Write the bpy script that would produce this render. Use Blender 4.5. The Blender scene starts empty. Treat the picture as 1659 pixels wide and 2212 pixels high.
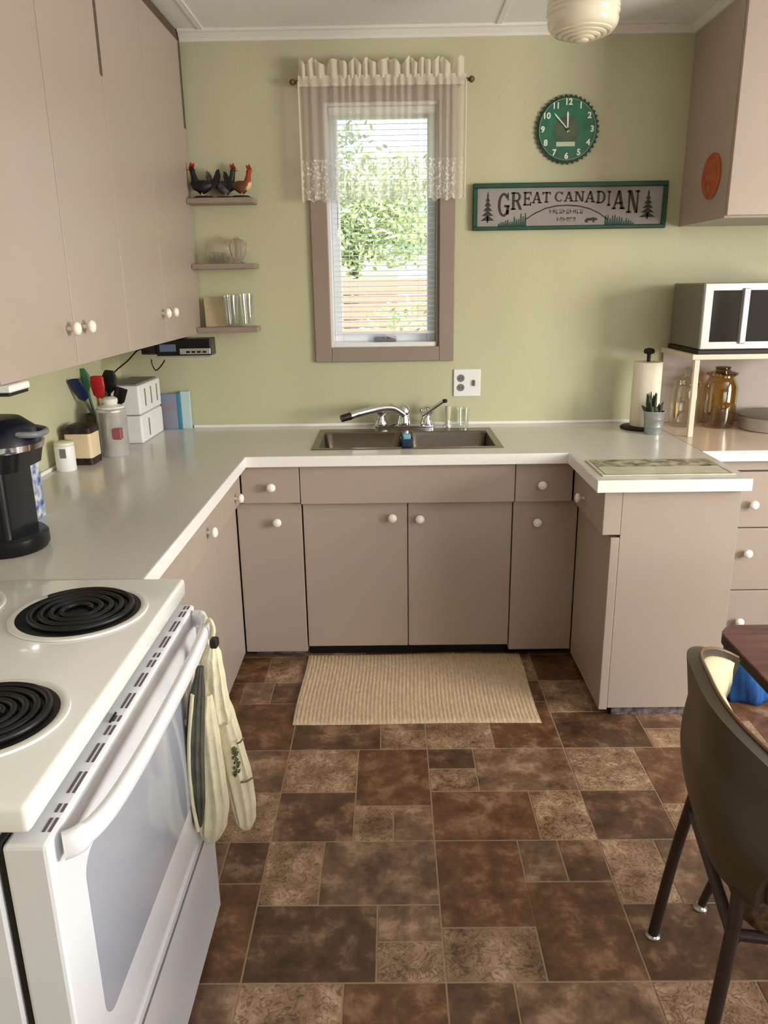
import bpy, bmesh, math, random
from mathutils import Vector, Matrix
random.seed(7)
S = bpy.context.scene
COL = S.collection

# ------------------------------------------------------------------ camera
H, YAW, PITCH, ROLL, F = 1.5498, -0.0110, 0.2874, 0.0150, 1668.24
def cam_axes():
    cy, sy, cp, sp, cr, sr = math.cos(YAW), math.sin(YAW), math.cos(PITCH), math.sin(PITCH), math.cos(ROLL), math.sin(ROLL)
    f = Vector((sy*cp, cy*cp, -sp)); r = Vector((cy, -sy, 0)); d = f.cross(r)
    return cr*r+sr*d, -sr*r+cr*d, f
CR, CD, CF = cam_axes()
def at(u, v, axis, val):
    """photo pixel -> point on the plane axis=val"""
    d = CF+CR*((u-829.5)/F)+CD*((v-1106)/F); o = Vector((0, 0, H)); k = 'xyz'.index(axis)
    return o+d*((val-o[k])/d[k])
cd = bpy.data.cameras.new('camera'); cam = bpy.data.objects.new('camera', cd); COL.objects.link(cam)
cd.sensor_fit = 'HORIZONTAL'; cd.sensor_width = 36; cd.lens = F/1659*36; cd.clip_start = .02
m = Matrix((CR, -CD, -CF)).transposed().to_4x4(); m.translation = (0, 0, H); cam.matrix_world = m
S.camera = cam

# ------------------------------------------------------------------ sky, sun, daylight at the windows, exposure
w = bpy.data.worlds.new('sky'); S.world = w; w.use_nodes = True
nt = w.node_tree; bg = nt.nodes['Background']
sky = nt.nodes.new('ShaderNodeTexSky'); sky.sky_type = 'NISHITA'; sky.sun_disc = False
sky.sun_elevation = math.radians(48); sky.sun_rotation = math.radians(120); sky.air_density = 1.2; sky.dust_density = 2.5
nt.links.new(sky.outputs[0], bg.inputs[0]); bg.inputs[1].default_value = .85
def lamp(name, kind, loc, rot, energy, color=(1, 1, 1), **k):
    l = bpy.data.lights.new(name, kind); l.energy = energy; l.color = color
    for a, b in k.items(): setattr(l, a, b)
    o = bpy.data.objects.new(name, l); COL.objects.link(o); o.location = loc; o.rotation_euler = rot
    return o
R = math.radians
lamp('sun', 'SUN', (0, 0, 8), (R(42), 0, R(-25)), 4.8, (1, .96, .9), angle=R(.6))
# daylight entering by the big dining window (right wall) and by the window behind the camera
lamp('dining_window_daylight', 'AREA', (3.52, .75, 1.5), (0, R(98), 0), 140, (1, .96, .89), shape='RECTANGLE', size=1.25, size_y=1.7)
lamp('rear_window_daylight', 'AREA', (2.3, -2.12, 1.45), (R(-102), 0, 0), 135, (.80, .90, 1.0), shape='RECTANGLE', size=2.2, size_y=1.25)
S.view_settings.view_transform = 'Standard'; S.view_settings.look = 'None'
S.view_settings.exposure = 0.06; S.view_settings.gamma = 1; S.view_settings.use_curve_mapping = False

# ------------------------------------------------------------------ materials
def s2l(c):
    return tuple(((x/255)/12.92 if x <= 10.3 else ((x/255+.055)/1.055)**2.4) for x in c)
MATS = {}
def mat(name, rgb, rough=.5, metal=0, var=0, vscale=8, bump=0, bscale=60, spec=.5, stretch=(1, 1, 1), coat=0, rgb2=None, alpha=None, trans=0, ior=1.45, detail=4):
    if name in MATS: return MATS[name]
    m = bpy.data.materials.new(name); m.use_nodes = True; N = m.node_tree.nodes; L = m.node_tree.links
    b = N['Principled BSDF']; c = s2l(rgb)
    b.inputs['Base Color'].default_value = (*c, 1); b.inputs['Roughness'].default_value = rough; b.inputs['Metallic'].default_value = metal
    b.inputs['Specular IOR Level'].default_value = spec; b.inputs['Coat Weight'].default_value = coat
    b.inputs['Transmission Weight'].default_value = trans; b.inputs['IOR'].default_value = ior
    if var or bump:
        tc = N.new('ShaderNodeTexCoord'); mp = N.new('ShaderNodeMapping'); mp.inputs['Scale'].default_value = stretch
        L.new(tc.outputs['Object'], mp.inputs['Vector'])
    if var:
        n = N.new('ShaderNodeTexNoise'); n.inputs['Scale'].default_value = vscale; n.inputs['Detail'].default_value = detail
        L.new(mp.outputs[0], n.inputs['Vector'])
        r = N.new('ShaderNodeValToRGB'); c2 = s2l(rgb2) if rgb2 else tuple(x*(1-var) for x in c)
        c1 = c if rgb2 else tuple(min(1, x*(1+var)) for x in c)
        r.color_ramp.elements[0].position = .35; r.color_ramp.elements[1].position = .65
        r.color_ramp.elements[0].color = (*c2, 1); r.color_ramp.elements[1].color = (*c1, 1)
        L.new(n.outputs['Fac'], r.inputs[0]); L.new(r.outputs[0], b.inputs['Base Color'])
    if bump:
        n2 = N.new('ShaderNodeTexNoise'); n2.inputs['Scale'].default_value = bscale; n2.inputs['Detail'].default_value = 3
        L.new(mp.outputs[0], n2.inputs['Vector']); bp = N.new('ShaderNodeBump'); bp.inputs['Strength'].default_value = bump; bp.inputs['Distance'].default_value = .004
        L.new(n2.outputs['Fac'], bp.inputs['Height']); L.new(bp.outputs[0], b.inputs['Normal'])
    MATS[name] = m; return m

def thin_glass(name, tint=(1, 1, 1), gloss=.12, rough=.02, facing=.35):
    m = bpy.data.materials.new(name); m.use_nodes = True; N = m.node_tree.nodes; L = m.node_tree.links
    N.remove(N['Principled BSDF']); out = N['Material Output']
    t = N.new('ShaderNodeBsdfTransparent'); t.inputs[0].default_value = (*tint, 1)
    g = N.new('ShaderNodeBsdfGlossy'); g.inputs['Roughness'].default_value = rough; g.inputs[0].default_value = (1, 1, 1, 1)
    lw = N.new('ShaderNodeLayerWeight'); lw.inputs[0].default_value = facing
    mul = N.new('ShaderNodeMath'); mul.operation = 'MULTIPLY_ADD'; mul.inputs[1].default_value = .6; mul.inputs[2].default_value = gloss
    mx = N.new('ShaderNodeMixShader'); L.new(lw.outputs['Facing'], mul.inputs[0]); L.new(mul.outputs[0], mx.inputs[0])
    L.new(t.outputs[0], mx.inputs[1]); L.new(g.outputs[0], mx.inputs[2]); L.new(mx.outputs[0], out.inputs[0])
    MATS[name] = m; return m

def sheer(name, rgb, opacity, lace=False):
    m = bpy.data.materials.new(name); m.use_nodes = True; N = m.node_tree.nodes; L = m.node_tree.links
    N.remove(N['Principled BSDF']); out = N['Material Output']
    t = N.new('ShaderNodeBsdfTransparent'); d = N.new('ShaderNodeBsdfDiffuse'); tl = N.new('ShaderNodeBsdfTranslucent')
    c = (*s2l(rgb), 1); d.inputs[0].default_value = c; tl.inputs[0].default_value = c
    a = N.new('ShaderNodeMixShader'); a.inputs[0].default_value = .45; L.new(d.outputs[0], a.inputs[1]); L.new(tl.outputs[0], a.inputs[2])
    mx = N.new('ShaderNodeMixShader'); mx.inputs[0].default_value = opacity
    L.new(t.outputs[0], mx.inputs[1]); L.new(a.outputs[0], mx.inputs[2]); L.new(mx.outputs[0], out.inputs[0])
    if lace:
        tc = N.new('ShaderNodeTexCoord'); v = N.new('ShaderNodeTexVoronoi'); v.inputs['Scale'].default_value = 70
        L.new(tc.outputs['Object'], v.inputs['Vector']); r = N.new('ShaderNodeValToRGB')
        r.color_ramp.elements[0].position = .3; r.color_ramp.elements[1].position = .5
        r.color_ramp.elements[0].color = (.95, .95, .95, 1); r.color_ramp.elements[1].color = (opacity,)*3+(1,)
        L.new(v.outputs['Distance'], r.inputs[0]); L.new(r.outputs[0], mx.inputs[0])
    MATS[name] = m; return m

M_wall = mat('green_wall_panel', (191, 190, 157), .55, var=.035, vscale=3, bump=.12, bscale=140, stretch=(1, 1, .3))
M_unseen_wall = mat('unseen_wall_dark', (132, 104, 78), .5, var=.2, vscale=6, stretch=(6, 6, .3))  # dark finish invented for the unseen right and rear walls, cuts bounced light
M_ceil = mat('ceiling_white', (244, 244, 243), .7, bump=.1, bscale=200)
M_trim = mat('trim_white', (228, 226, 218), .45)
M_taupe = mat('taupe_paint', (172, 157, 145), .34, var=.02, vscale=2, bump=.04, bscale=90)
M_taupe2 = mat('taupe_casing', (150, 134, 123), .42, var=.03, vscale=3)
M_ctop = mat('counter_laminate', (212, 208, 200), .17, var=.03, vscale=160)
M_ctop2 = mat('counter_laminate_warm', (216, 196, 174), .18, var=.03, vscale=160)
M_cedge = mat('counter_edge', (240, 236, 234), .35, var=.02, vscale=90)
M_seam = mat('seam_dark', (92, 74, 62), .7)
M_toe = mat('toe_vinyl', (128, 118, 118), .5, var=.5, vscale=45, rgb2=(66, 56, 56))
M_knob = mat('white_knob', (244, 240, 230), .22, coat=.3)
M_steel = mat('brushed_steel', (118, 110, 102), .26, metal=1, var=.06, vscale=30, stretch=(1, 12, 1))
M_chrome = mat('chrome', (225, 226, 228), .1, metal=1)
M_white = mat('white_plastic', (236, 236, 236), .35)
M_enam = mat('stove_enamel', (229, 229, 224), .14, coat=.3)
M_enam2 = mat('stove_enamel_front', (226, 228, 234), .2, coat=.3)
M_black = mat('black_plastic', (10, 10, 13), .3)
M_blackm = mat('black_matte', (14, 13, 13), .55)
M_coil = mat('coil_black', (24, 23, 23), .42, metal=.2)
M_pan = mat('drip_pan_black', (13, 13, 14), .35)
M_grey = mat('grey_plastic', (120, 120, 122), .4)
M_slot = mat('slot_dark', (96, 84, 84), .6)
M_oven = mat('oven_glass', (168, 172, 184), .1, coat=.6)
M_rug = mat('rug_tan', (206, 183, 152), .95, var=.12, vscale=90, stretch=(1, .35, 1), bump=.5, bscale=260)
M_tube = mat('brown_metal', (62, 46, 42), .4, metal=.35)
M_olive = mat('vinyl_olive_brown', (64, 54, 40), .42, bump=.1, bscale=160)
M_cream = mat('vinyl_cream', (190, 181, 150), .5, bump=.08, bscale=150)
M_piping = mat('vinyl_piping', (104, 76, 50), .4)
M_glide = mat('glide_metal', (180, 176, 166), .3, metal=.8)
M_grout = mat('grout', (160, 136, 110), .7, var=.08, vscale=20)
def tile_mat(name, a, b, c, scroll):
    m = bpy.data.materials.new(name); m.use_nodes = True; N = m.node_tree.nodes; L = m.node_tree.links
    B = N['Principled BSDF']; B.inputs['Roughness'].default_value = .4
    geo = N.new('ShaderNodeNewGeometry'); oi = N.new('ShaderNodeObjectInfo')
    n = N.new('ShaderNodeTexNoise'); n.inputs['Scale'].default_value = 10; n.inputs['Detail'].default_value = 7; n.inputs['Roughness'].default_value = .7; n.inputs['Distortion'].default_value = .15
    L.new(geo.outputs['Position'], n.inputs['Vector'])
    r = N.new('ShaderNodeValToRGB'); e = r.color_ramp.elements
    e[0].position = .36; e[0].color = (*s2l(a), 1); e[1].position = .66; e[1].color = (*s2l(c), 1)
    x = e.new(.52); x.color = (*s2l(b), 1)
    L.new(n.outputs['Fac'], r.inputs[0]); last = r.outputs[0]
    if scroll:
        n2 = N.new('ShaderNodeTexNoise'); n2.inputs['Scale'].default_value = 26; n2.inputs['Detail'].default_value = 1; n2.inputs['Distortion'].default_value = 2.2
        L.new(geo.outputs['Position'], n2.inputs['Vector'])
        r2 = N.new('ShaderNodeValToRGB'); q = r2.color_ramp.elements
        q[0].position = .44; q[0].color = (1, 1, 1, 1); q[1].position = .56; q[1].color = (1, 1, 1, 1)
        z = q.new(.5); z.color = (.4, .34, .28, 1)
        L.new(n2.outputs['Fac'], r2.inputs[0])
        mx = N.new('ShaderNodeMix'); mx.data_type = 'RGBA'; mx.blend_type = 'MULTIPLY'; mx.inputs[0].default_value = .9
        L.new(last, mx.inputs[6]); L.new(r2.outputs[0], mx.inputs[7]); last = mx.outputs[2]
    hsv = N.new('ShaderNodeHueSaturation'); ma = N.new('ShaderNodeMath'); ma.operation = 'MULTIPLY_ADD'; ma.inputs[1].default_value = .24; ma.inputs[2].default_value = .9
    L.new(oi.outputs['Random'], ma.inputs[0]); L.new(ma.outputs[0], hsv.inputs['Value']); L.new(last, hsv.inputs['Color'])
    L.new(hsv.outputs[0], B.inputs['Base Color'])
    n3 = N.new('ShaderNodeTexNoise'); n3.inputs['Scale'].default_value = 60; bp = N.new('ShaderNodeBump'); bp.inputs['Strength'].default_value = .12; bp.inputs['Distance'].default_value = .003
    L.new(geo.outputs['Position'], n3.inputs['Vector']); L.new(n3.outputs['Fac'], bp.inputs['Height']); L.new(bp.outputs[0], B.inputs['Normal'])
    return m
T_dark = tile_mat('tile_dark', (66, 44, 30), (98, 70, 50), (150, 120, 94), False)
T_red = tile_mat('tile_rust', (78, 48, 30), (110, 76, 50), (154, 120, 90), False)
T_mid = tile_mat('tile_mid', (86, 62, 46), (124, 96, 74), (174, 144, 116), False)
T_lite = tile_mat('tile_scrolled', (112, 84, 62), (160, 130, 102), (198, 170, 140), True)

# ------------------------------------------------------------------ mesh helpers
WL = {}   # world location of every object (no object is rotated)
def put(name, verts, faces, mtl, parent=None, smooth=False, auto=None):
    vs = [Vector(v) for v in verts]
    lo = Vector((min(v[i] for v in vs) for i in range(3))); hi = Vector((max(v[i] for v in vs) for i in range(3)))
    c = Vector(((lo.x+hi.x)/2, (lo.y+hi.y)/2, lo.z))
    me = bpy.data.meshes.new(name); me.from_pydata([tuple(v-c) for v in vs], [], faces)
    me.materials.append(mtl); me.validate()
    bm = bmesh.new(); bm.from_mesh(me); bmesh.ops.recalc_face_normals(bm, faces=bm.faces); bm.to_mesh(me); bm.free()
    if smooth:
        for p in me.polygons: p.use_smooth = True
        if auto: me.set_sharp_from_angle(angle=R(auto))
    return link(name, me, c, parent)
def link(name, me, c, parent=None):
    o = bpy.data.objects.new(name, me); COL.objects.link(o); WL[o.name] = Vector(c)
    if parent: o.parent = parent; o.location = Vector(c)-WL[parent.name]
    else: o.location = c
    return o
def thing(name, label, cat, loc, group=None, kind=None):
    o = bpy.data.objects.new(name, None); COL.objects.link(o); o.location = loc; WL[o.name] = Vector(loc); o.empty_display_size = .05
    return tag(o, label, cat, group, kind)
def tag(o, label=None, cat=None, group=None, kind=None):
    if label: o['label'] = label
    if cat: o['category'] = cat
    if group: o['group'] = group
    if kind: o['kind'] = kind
    return o
def struct(o, label=None):
    o['kind'] = 'structure'
    if label: o['label'] = label
    return o
def geo_boxes(boxes, bevel=0, seg=2):
    bm = bmesh.new()
    for (x0, x1, y0, y1, z0, z1) in boxes:
        r = bmesh.ops.create_cube(bm, size=1); vs = r['verts']
        for v in vs: v.co = Vector(((x0+x1)/2+v.co.x*(x1-x0), (y0+y1)/2+v.co.y*(y1-y0), (z0+z1)/2+v.co.z*(z1-z0)))
    if bevel: bmesh.ops.bevel(bm, geom=bm.edges[:], offset=bevel, segments=seg, affect='EDGES', profile=.5, clamp_overlap=True)
    bm.verts.index_update()
    r = [v.co.copy() for v in bm.verts], [[v.index for v in f.verts] for f in bm.faces]; bm.free(); return r
def box(name, x0, x1, y0, y1, z0, z1, mtl, parent=None, bevel=.002, seg=1):
    d = min(abs(x1-x0), abs(y1-y0), abs(z1-z0)); b = min(bevel, d*.3)
    v, f = geo_boxes([(x0, x1, y0, y1, z0, z1)], b, seg); return put(name, v, f, mtl, parent)
def boxes(name, bl, mtl, parent=None, bevel=0):
    v, f = geo_boxes(bl, bevel, 1); return put(name, v, f, mtl, parent)
def geo_lathe(prof, seg=32, c=(0, 0, 0), sx=1, sy=1):
    vs, fs = [], []
    n = len(prof)
    for (r, z) in prof:
        for k in range(seg):
            a = 2*math.pi*k/seg; vs.append(Vector((c[0]+max(r, 1e-4)*math.cos(a)*sx, c[1]+max(r, 1e-4)*math.sin(a)*sy, c[2]+z)))
    for i in range(n-1):
        for k in range(seg):
            k2 = (k+1) % seg; fs.append([i*seg+k, i*seg+k2, (i+1)*seg+k2, (i+1)*seg+k])
    if prof[0][0] > 1e-3: fs.append([k for k in range(seg)][::-1])
    if prof[-1][0] > 1e-3: fs.append([(n-1)*seg+k for k in range(seg)])
    return vs, fs
def lathe(name, prof, c, mtl, parent=None, seg=32, sx=1, sy=1, closed=True, rot=None):
    vs, fs = geo_lathe(prof, seg, (0, 0, 0), sx, sy)
    if not closed: fs = [f for f in fs if len(f) == 4]
    if rot is not None: vs = [rot @ v for v in vs]
    return put(name, [v+Vector(c) for v in vs], fs, mtl, parent, True, 40)
def geo_tube(pts, r, seg=10, closed=False):
    pts = [Vector(p) for p in pts]; n = len(pts); rr = r if isinstance(r, (list, tuple)) else [r]*n
    vs, fs = [], []; up = None
    for i, p in enumerate(pts):
        if closed: t = pts[(i+1) % n]-pts[i-1]
        else: t = pts[min(i+1, n-1)]-pts[max(i-1, 0)]
        t.normalize()
        if up is None: up = t.orthogonal().normalized()
        else:
            up = up-t*up.dot(t)
            up = up.normalized() if up.length > 1e-6 else t.orthogonal().normalized()
        b = t.cross(up)
        for k in range(seg):
            a = 2*math.pi*k/seg; vs.append(p+(up*math.cos(a)+b*math.sin(a))*rr[i])
    for i in range(n if closed else n-1):
        j = (i+1) % n
        for k in range(seg): fs.append([i*seg+k, i*seg+(k+1) % seg, j*seg+(k+1) % seg, j*seg+k])
    if not closed: fs.append([k for k in range(seg)][::-1]); fs.append([(n-1)*seg+k for k in range(seg)])
    return vs, fs
def tube(name, pts, r, mtl, parent=None, seg=10, closed=False):
    v, f = geo_tube(pts, r, seg, closed); return put(name, v, f, mtl, parent, True, 50)
def smooth_path(pts, n=8):
    P = [Vector(p) for p in pts]; out = []
    for i in range(len(P)-1):
        a, b, c, d = P[max(i-1, 0)], P[i], P[i+1], P[min(i+2, len(P)-1)]
        for k in range(n):
            t = k/n; out.append(.5*((2*b)+(c-a)*t+(2*a-5*b+4*c-d)*t*t+(3*b-a-3*c+d)*t**3))
    out.append(P[-1]); return out
def merge(parts):
    vs, fs = [], []
    for v, f in parts:
        o = len(vs); vs += list(v); fs += [[i+o for i in q] for q in f]
    return vs, fs
def extrude_poly(poly, y0, y1):
    """poly in (x,z), extruded from y0 (front) to y1"""
    n = len(poly); vs = [Vector((x, y0, z)) for x, z in poly]+[Vector((x, y1, z)) for x, z in poly]
    fs = [list(range(n)), list(range(n, 2*n))[::-1]]+[[i, (i+1) % n, n+(i+1) % n, n+i] for i in range(n)]
    return vs, fs
def disc_y(c, r, n=40): return [(c[0]+r*math.cos(2*math.pi*k/n), c[1]+r*math.sin(2*math.pi*k/n)) for k in range(n)]
def loft(sections, cap=True):
    """sections: list of lists of points (equal count, closed rings)"""
    n = len(sections[0]); vs = [p for s in sections for p in s]; fs = []
    for i in range(len(sections)-1):
        for k in range(n): fs.append([i*n+k, i*n+(k+1) % n, (i+1)*n+(k+1) % n, (i+1)*n+k])
    if cap: fs.append(list(range(n))[::-1]); fs.append([(len(sections)-1)*n+k for k in range(n)])
    return vs, fs
def ring(c, a, b, rx, ry, n=20, pw=1):
    out = []
    for k in range(n):
        t = 2*math.pi*k/n; ca, sa = math.cos(t), math.sin(t)
        out.append(Vector(c)+Vector(a)*rx*math.copysign(abs(ca)**pw, ca)+Vector(b)*ry*math.copysign(abs(sa)**pw, sa))
    return out
X, Y, Z = Vector((1, 0, 0)), Vector((0, 1, 0)), Vector((0, 0, 1))
KNOB = None
def knob(c, d, parent):
    """white mushroom knob; d is the outward axis letter"""
    prof = [(.006, 0), (.006, .012), (.012, .015), (.0175, .02), (.0185, .026), (.015, .032), (.008, .035), (0, .036)]
    rot = {'-y': Matrix.Rotation(R(90), 3, 'X'), '+x': Matrix.Rotation(R(90), 3, 'Y'), '-x': Matrix.Rotation(R(-90), 3, 'Y')}[d]
    return lathe('knob', prof, c, M_knob, parent, 18, rot=rot)

# ================================================================== ROOM
XW, XE, YB, YS, ZC = -1.25, 3.62, 3.609, -2.2, 2.56
fl = struct(box('floor', XW-.1, XE+.1, YS-.1, YB+.12, -.12, -.0012, M_grout, bevel=0))
# window opening in the back wall
WX0, WX1, WZ0, WZ1 = -.268, .222, 1.272, 2.285
struct(boxes('wall_back', [(XW-.1, WX0, YB, YB+.12, -.12, ZC+.1), (WX1, XE+.1, YB, YB+.12, -.12, ZC+.1), (WX0, WX1, YB, YB+.12, -.12, WZ0), (WX0, WX1, YB, YB+.12, WZ1, ZC+.1)], M_wall))
struct(box('wall_left', XW-.1, XW, YS-.1, YB, -.12, ZC+.1, M_wall, bevel=0))
struct(boxes('wall_right', [(XE, XE+.1, YS-.1, -.15, -.12, ZC+.1), (XE, XE+.1, 1.65, YB, -.12, ZC+.1), (XE, XE+.1, -.15, 1.65, -.12, .85), (XE, XE+.1, -.15, 1.65, 2.15, ZC+.1)], M_unseen_wall))
struct(boxes('wall_rear', [(XW, 1.15, YS-.1, YS, -.12, ZC+.1), (3.45, XE, YS-.1, YS, -.12, ZC+.1), (1.15, 3.45, YS-.1, YS, -.12, .8), (1.15, 3.45, YS-.1, YS, 2.1, ZC+.1)], M_unseen_wall))
ce = struct(box('ceiling', XW-.1, XE+.1, YS-.1, YB+.12, ZC, ZC+.1, M_ceil, bevel=0))
for xs in (-.76, .46, 1.68): box('seam_strip', xs-.012, xs+.012, YS, YB-.03, ZC-.004, ZC, M_ceil, ce, .001)
cove = [(0, 0), (0, -.042), (-.008, -.04), (-.012, -.03), (-.026, -.014), (-.034, -.01), (-.034, 0)]
def cove_y(name, x0, x1):   # along X on the back wall
    n = len(cove); vs = [Vector((x, YB+a, ZC+b)) for x in (x0, x1) for a, b in cove]
    fs = [[i, (i+1) % n, n+(i+1) % n, n+i] for i in range(n)]+[list(range(n)), list(range(n, 2*n))]
    return struct(put(name, vs, fs, M_trim))
cove_y('trim_1', -.856, 1.27)
def cove_x(name, x, y0, y1, s):
    n = len(cove); vs = [Vector((x+s*a, y, ZC+b)) for y in (y0, y1) for a, b in cove]
    fs = [[i, (i+1) % n, n+(i+1) % n, n+i] for i in range(n)]+[list(range(n)), list(range(n, 2*n))]
    return struct(put(name, vs, fs, M_trim))
cove_x('trim_2', 1.2695, 3.10, YB, 1)

# ---- floor tiles: a 2 x 2 block repeat, measured from the photograph
VX, VY, PX, PY = -.364, 1.404, .948, .933
D_, R_, M_, L_ = T_dark, T_red, T_mid, T_lite
PAT = [ # x0,x1,y0,y1 (relative metres to VX,VY), material
 (0, .239, .699, .933, L_), (0, .239, .473, .699, D_), (.239, .476, .631, .933, R_), (.239, .357, .473, .631, L_), (.357, .476, .473, .631, M_),
 (0, .158, .233, .473, L_), (.158, .476, .233, .473, M_), (0, .314, 0, .233, D_), (.314, .476, .116, .233, M_), (.314, .476, 0, .116, L_),
 (.476, .632, .819, .933, D_), (.476, .632, .699, .819, L_), (.632, .948, .699, .933, M_), (.476, .785, .473, .699, R_), (.785, .948, .473, .699, L_),
 (.476, .714, .158, .473, R_), (.476, .711, 0, .158, L_), (.714, .829, .311, .473, M_), (.829, .948, .311, .473, D_), (.711, .948, 0, .311, R_)]
g = .0022
cache = {}
for i in range(-1, 3):
    for j in range(-2, 2):
        for q, (x0, x1, y0, y1, mt) in enumerate(PAT):
            ax, bx, ay, by = VX+i*PX+x0, VX+i*PX+x1, VY+j*PY+y0, VY+j*PY+y1
            if bx < -.66 or ax > 2.3 or ay > 3.1 or by < 0: continue
            if q not in cache:
                v, f = geo_boxes([(ax+g, bx-g, ay+g, by-g, -.003, 0)], .0009, 1)
                o = put('tile', v, f, mt, fl); cache[q] = (o.data, (ax, ay), WL[o.name].copy())
            else:
                me, (a0, b0), c = cache[q]
                link('tile', me, c+Vector((ax-a0, ay-b0, 0)), fl)

# ================================================================== WINDOW 1
win = struct(thing('window_1', 'narrow kitchen window with taupe casing above the sink', None, (-.02, YB, 1.2)))
OX0, OX1, OZ0, OZ1 = -.342, .290, 1.207, 2.36
box('casing', OX0, WX0, YB-.018, YB, OZ0, OZ1, M_taupe2, win, .003)
box('casing', WX1, OX1, YB-.018, YB, OZ0, OZ1, M_taupe2, win, .003)
box('casing', WX0, WX1, YB-.018, YB, OZ0, WZ0, M_taupe2, win, .003)
box('casing', WX0, WX1, YB-.018, YB, WZ1, OZ1, M_taupe2, win, .003)
t = .012
boxes('jamb', [(WX0, WX0+t, YB, YB+.12, WZ0, WZ1), (WX0+t, WX1-t, YB, YB+.12, WZ1-t, WZ1)], M_white, win)
box('jamb', WX1-t, WX1, YB, YB+.12, WZ0, WZ1, M_taupe2, win, .001)
box('sill', WX0+t, WX1-t, YB, YB+.12, WZ0, WZ0+.02, M_white, win, .002)
s = .038; a0, a1, b0, b1 = WX0+t, WX1-t, WZ0+.02, WZ1-t
boxes('sash_frame', [(a0, a0+s, YB+.075, YB+.11, b0, b1), (a1-s, a1, YB+.075, YB+.11, b0, b1), (a0+s, a1-s, YB+.075, YB+.11, b0, b0+s), (a0+s, a1-s, YB+.075, YB+.11, b1-s, b1)], M_white, win, .003)
M_glass = thin_glass('window_glass', (.97, .99, .98), .03, facing=.2)
box('pane', a0+s-.004, a1-s+.004, YB+.09, YB+.094, b0+s-.004, b1-s+.004, M_glass, win, 0)
cr = thing('crank', None, None, (-.01, YB+.06, b0)); cr.parent = win; cr.location = cr.location-win.location; WL[cr.name] = Vector((-.01, YB+.06, b0))
box('crank_housing', -.07, .03, YB+.045, YB+.072, b0, b0+.022, M_grey, cr, .005, 2)
tube('crank_arm', [(-.02, YB+.05, b0+.02), (-.02, YB+.03, b0+.03), (.025, YB+.02, b0+.02), (.03, YB+.015, b0+.03)], .006, M_white, cr)

def simple_window(name, axis, p, q0, q1, z0, z1):
    o = struct(thing(name, None, None, (p, (q0+q1)/2, z0) if axis == 'x' else ((q0+q1)/2, p, z0)))
    def bxx(n, a, b, c, d, e0, e1, mt):
        if axis == 'x': box(n, p+e0, p+e1, a, b, c, d, mt, o, .002)
        else: box(n, a, b, p+e0, p+e1, c, d, mt, o, .002)
    for (a, b, c, d) in ((q0, q0+.06, z0, z1), (q1-.06, q1, z0, z1), (q0+.06, q1-.06, z0, z0+.06), (q0+.06, q1-.06, z1-.06, z1), ((q0+q1)/2-.03, (q0+q1)/2+.03, z0+.06, z1-.06)):
        bxx('frame', a, b, c, d, .02, .07, M_white)
    bxx('pane', q0+.06, (q0+q1)/2-.03, z0+.06, z1-.06, .04, .044, M_glass)
    bxx('pane', (q0+q1)/2+.03, q1-.06, z0+.06, z1-.06, .04, .044, M_glass)
simple_window('window_2', 'x', XE, -.15, 1.65, .85, 2.15)
simple_window('window_3', 'y', YS-.09, 1.15, 3.45, .8, 2.1)

# blind
bl = thing('window_blind', 'white horizontal mini blind lowered inside the kitchen window', 'blind', (-.02, YB+.03, WZ0))
M_slat = mat('blind_slat', (238, 238, 240), .45)
bx0, bx1 = WX0+t+.004, WX1-t-.004; yb = YB+.035
box('head_rail', bx0, bx1, yb-.014, yb+.014, WZ1-t-.028, WZ1-t-.001, M_slat, bl, .002)
zs = WZ1-t-.045; zend = WZ0+.055; pitch = .0222; n = int((zs-zend)/pitch); first = None
for k in range(n):
    z = zs-k*pitch
    if first is None:
        vs, fs = [], []
        for i, (dy, dz) in enumerate(((-.0115, -.0022), (-.006, .0004), (0, .0012), (.006, .0016), (.0115, .001))):
            for e in (0, 1):
                vs += [Vector((bx0, yb+dy, z+dz-.0007*e)), Vector((bx1, yb+dy, z+dz-.0007*e))]
        for i in range(4):
            a, b = i*4, i*4+4
            fs += [[a, a+1, b+1, b], [a+2, b+2, b+3, a+3]]
        fs += [[0, 2, 3, 1], [16, 17, 19, 18]]+[[i*4, i*4+4, i*4+6, i*4+2] for i in range(4)]+[[i*4+1, i*4+3, i*4+7, i*4+5] for i in range(4)]
        o = put('slat', vs, fs, M_slat, bl); first = (o.data, WL[o.name].copy(), z)
    else: link('slat', first[0], first[1]+Vector((0, 0, z-first[2])), bl)
zb = zs-n*pitch
box('bottom_rail', bx0, bx1, yb-.012, yb+.012, zb-.012, zb, M_slat, bl, .002)
for cx in (bx0+.075, bx1-.075):
    tube('ladder_cord', [(cx, yb-.0125, WZ1-.05), (cx, yb-.0125, zb)], .0011, M_slat, bl, 5)
tube('tilt_wand', [(bx0+.03, yb-.018, WZ1-.06), (bx0+.028, yb-.022, 1.75)], .004, thin_glass('wand_clear', (.8, .82, .82), .25), bl, 8)

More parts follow.
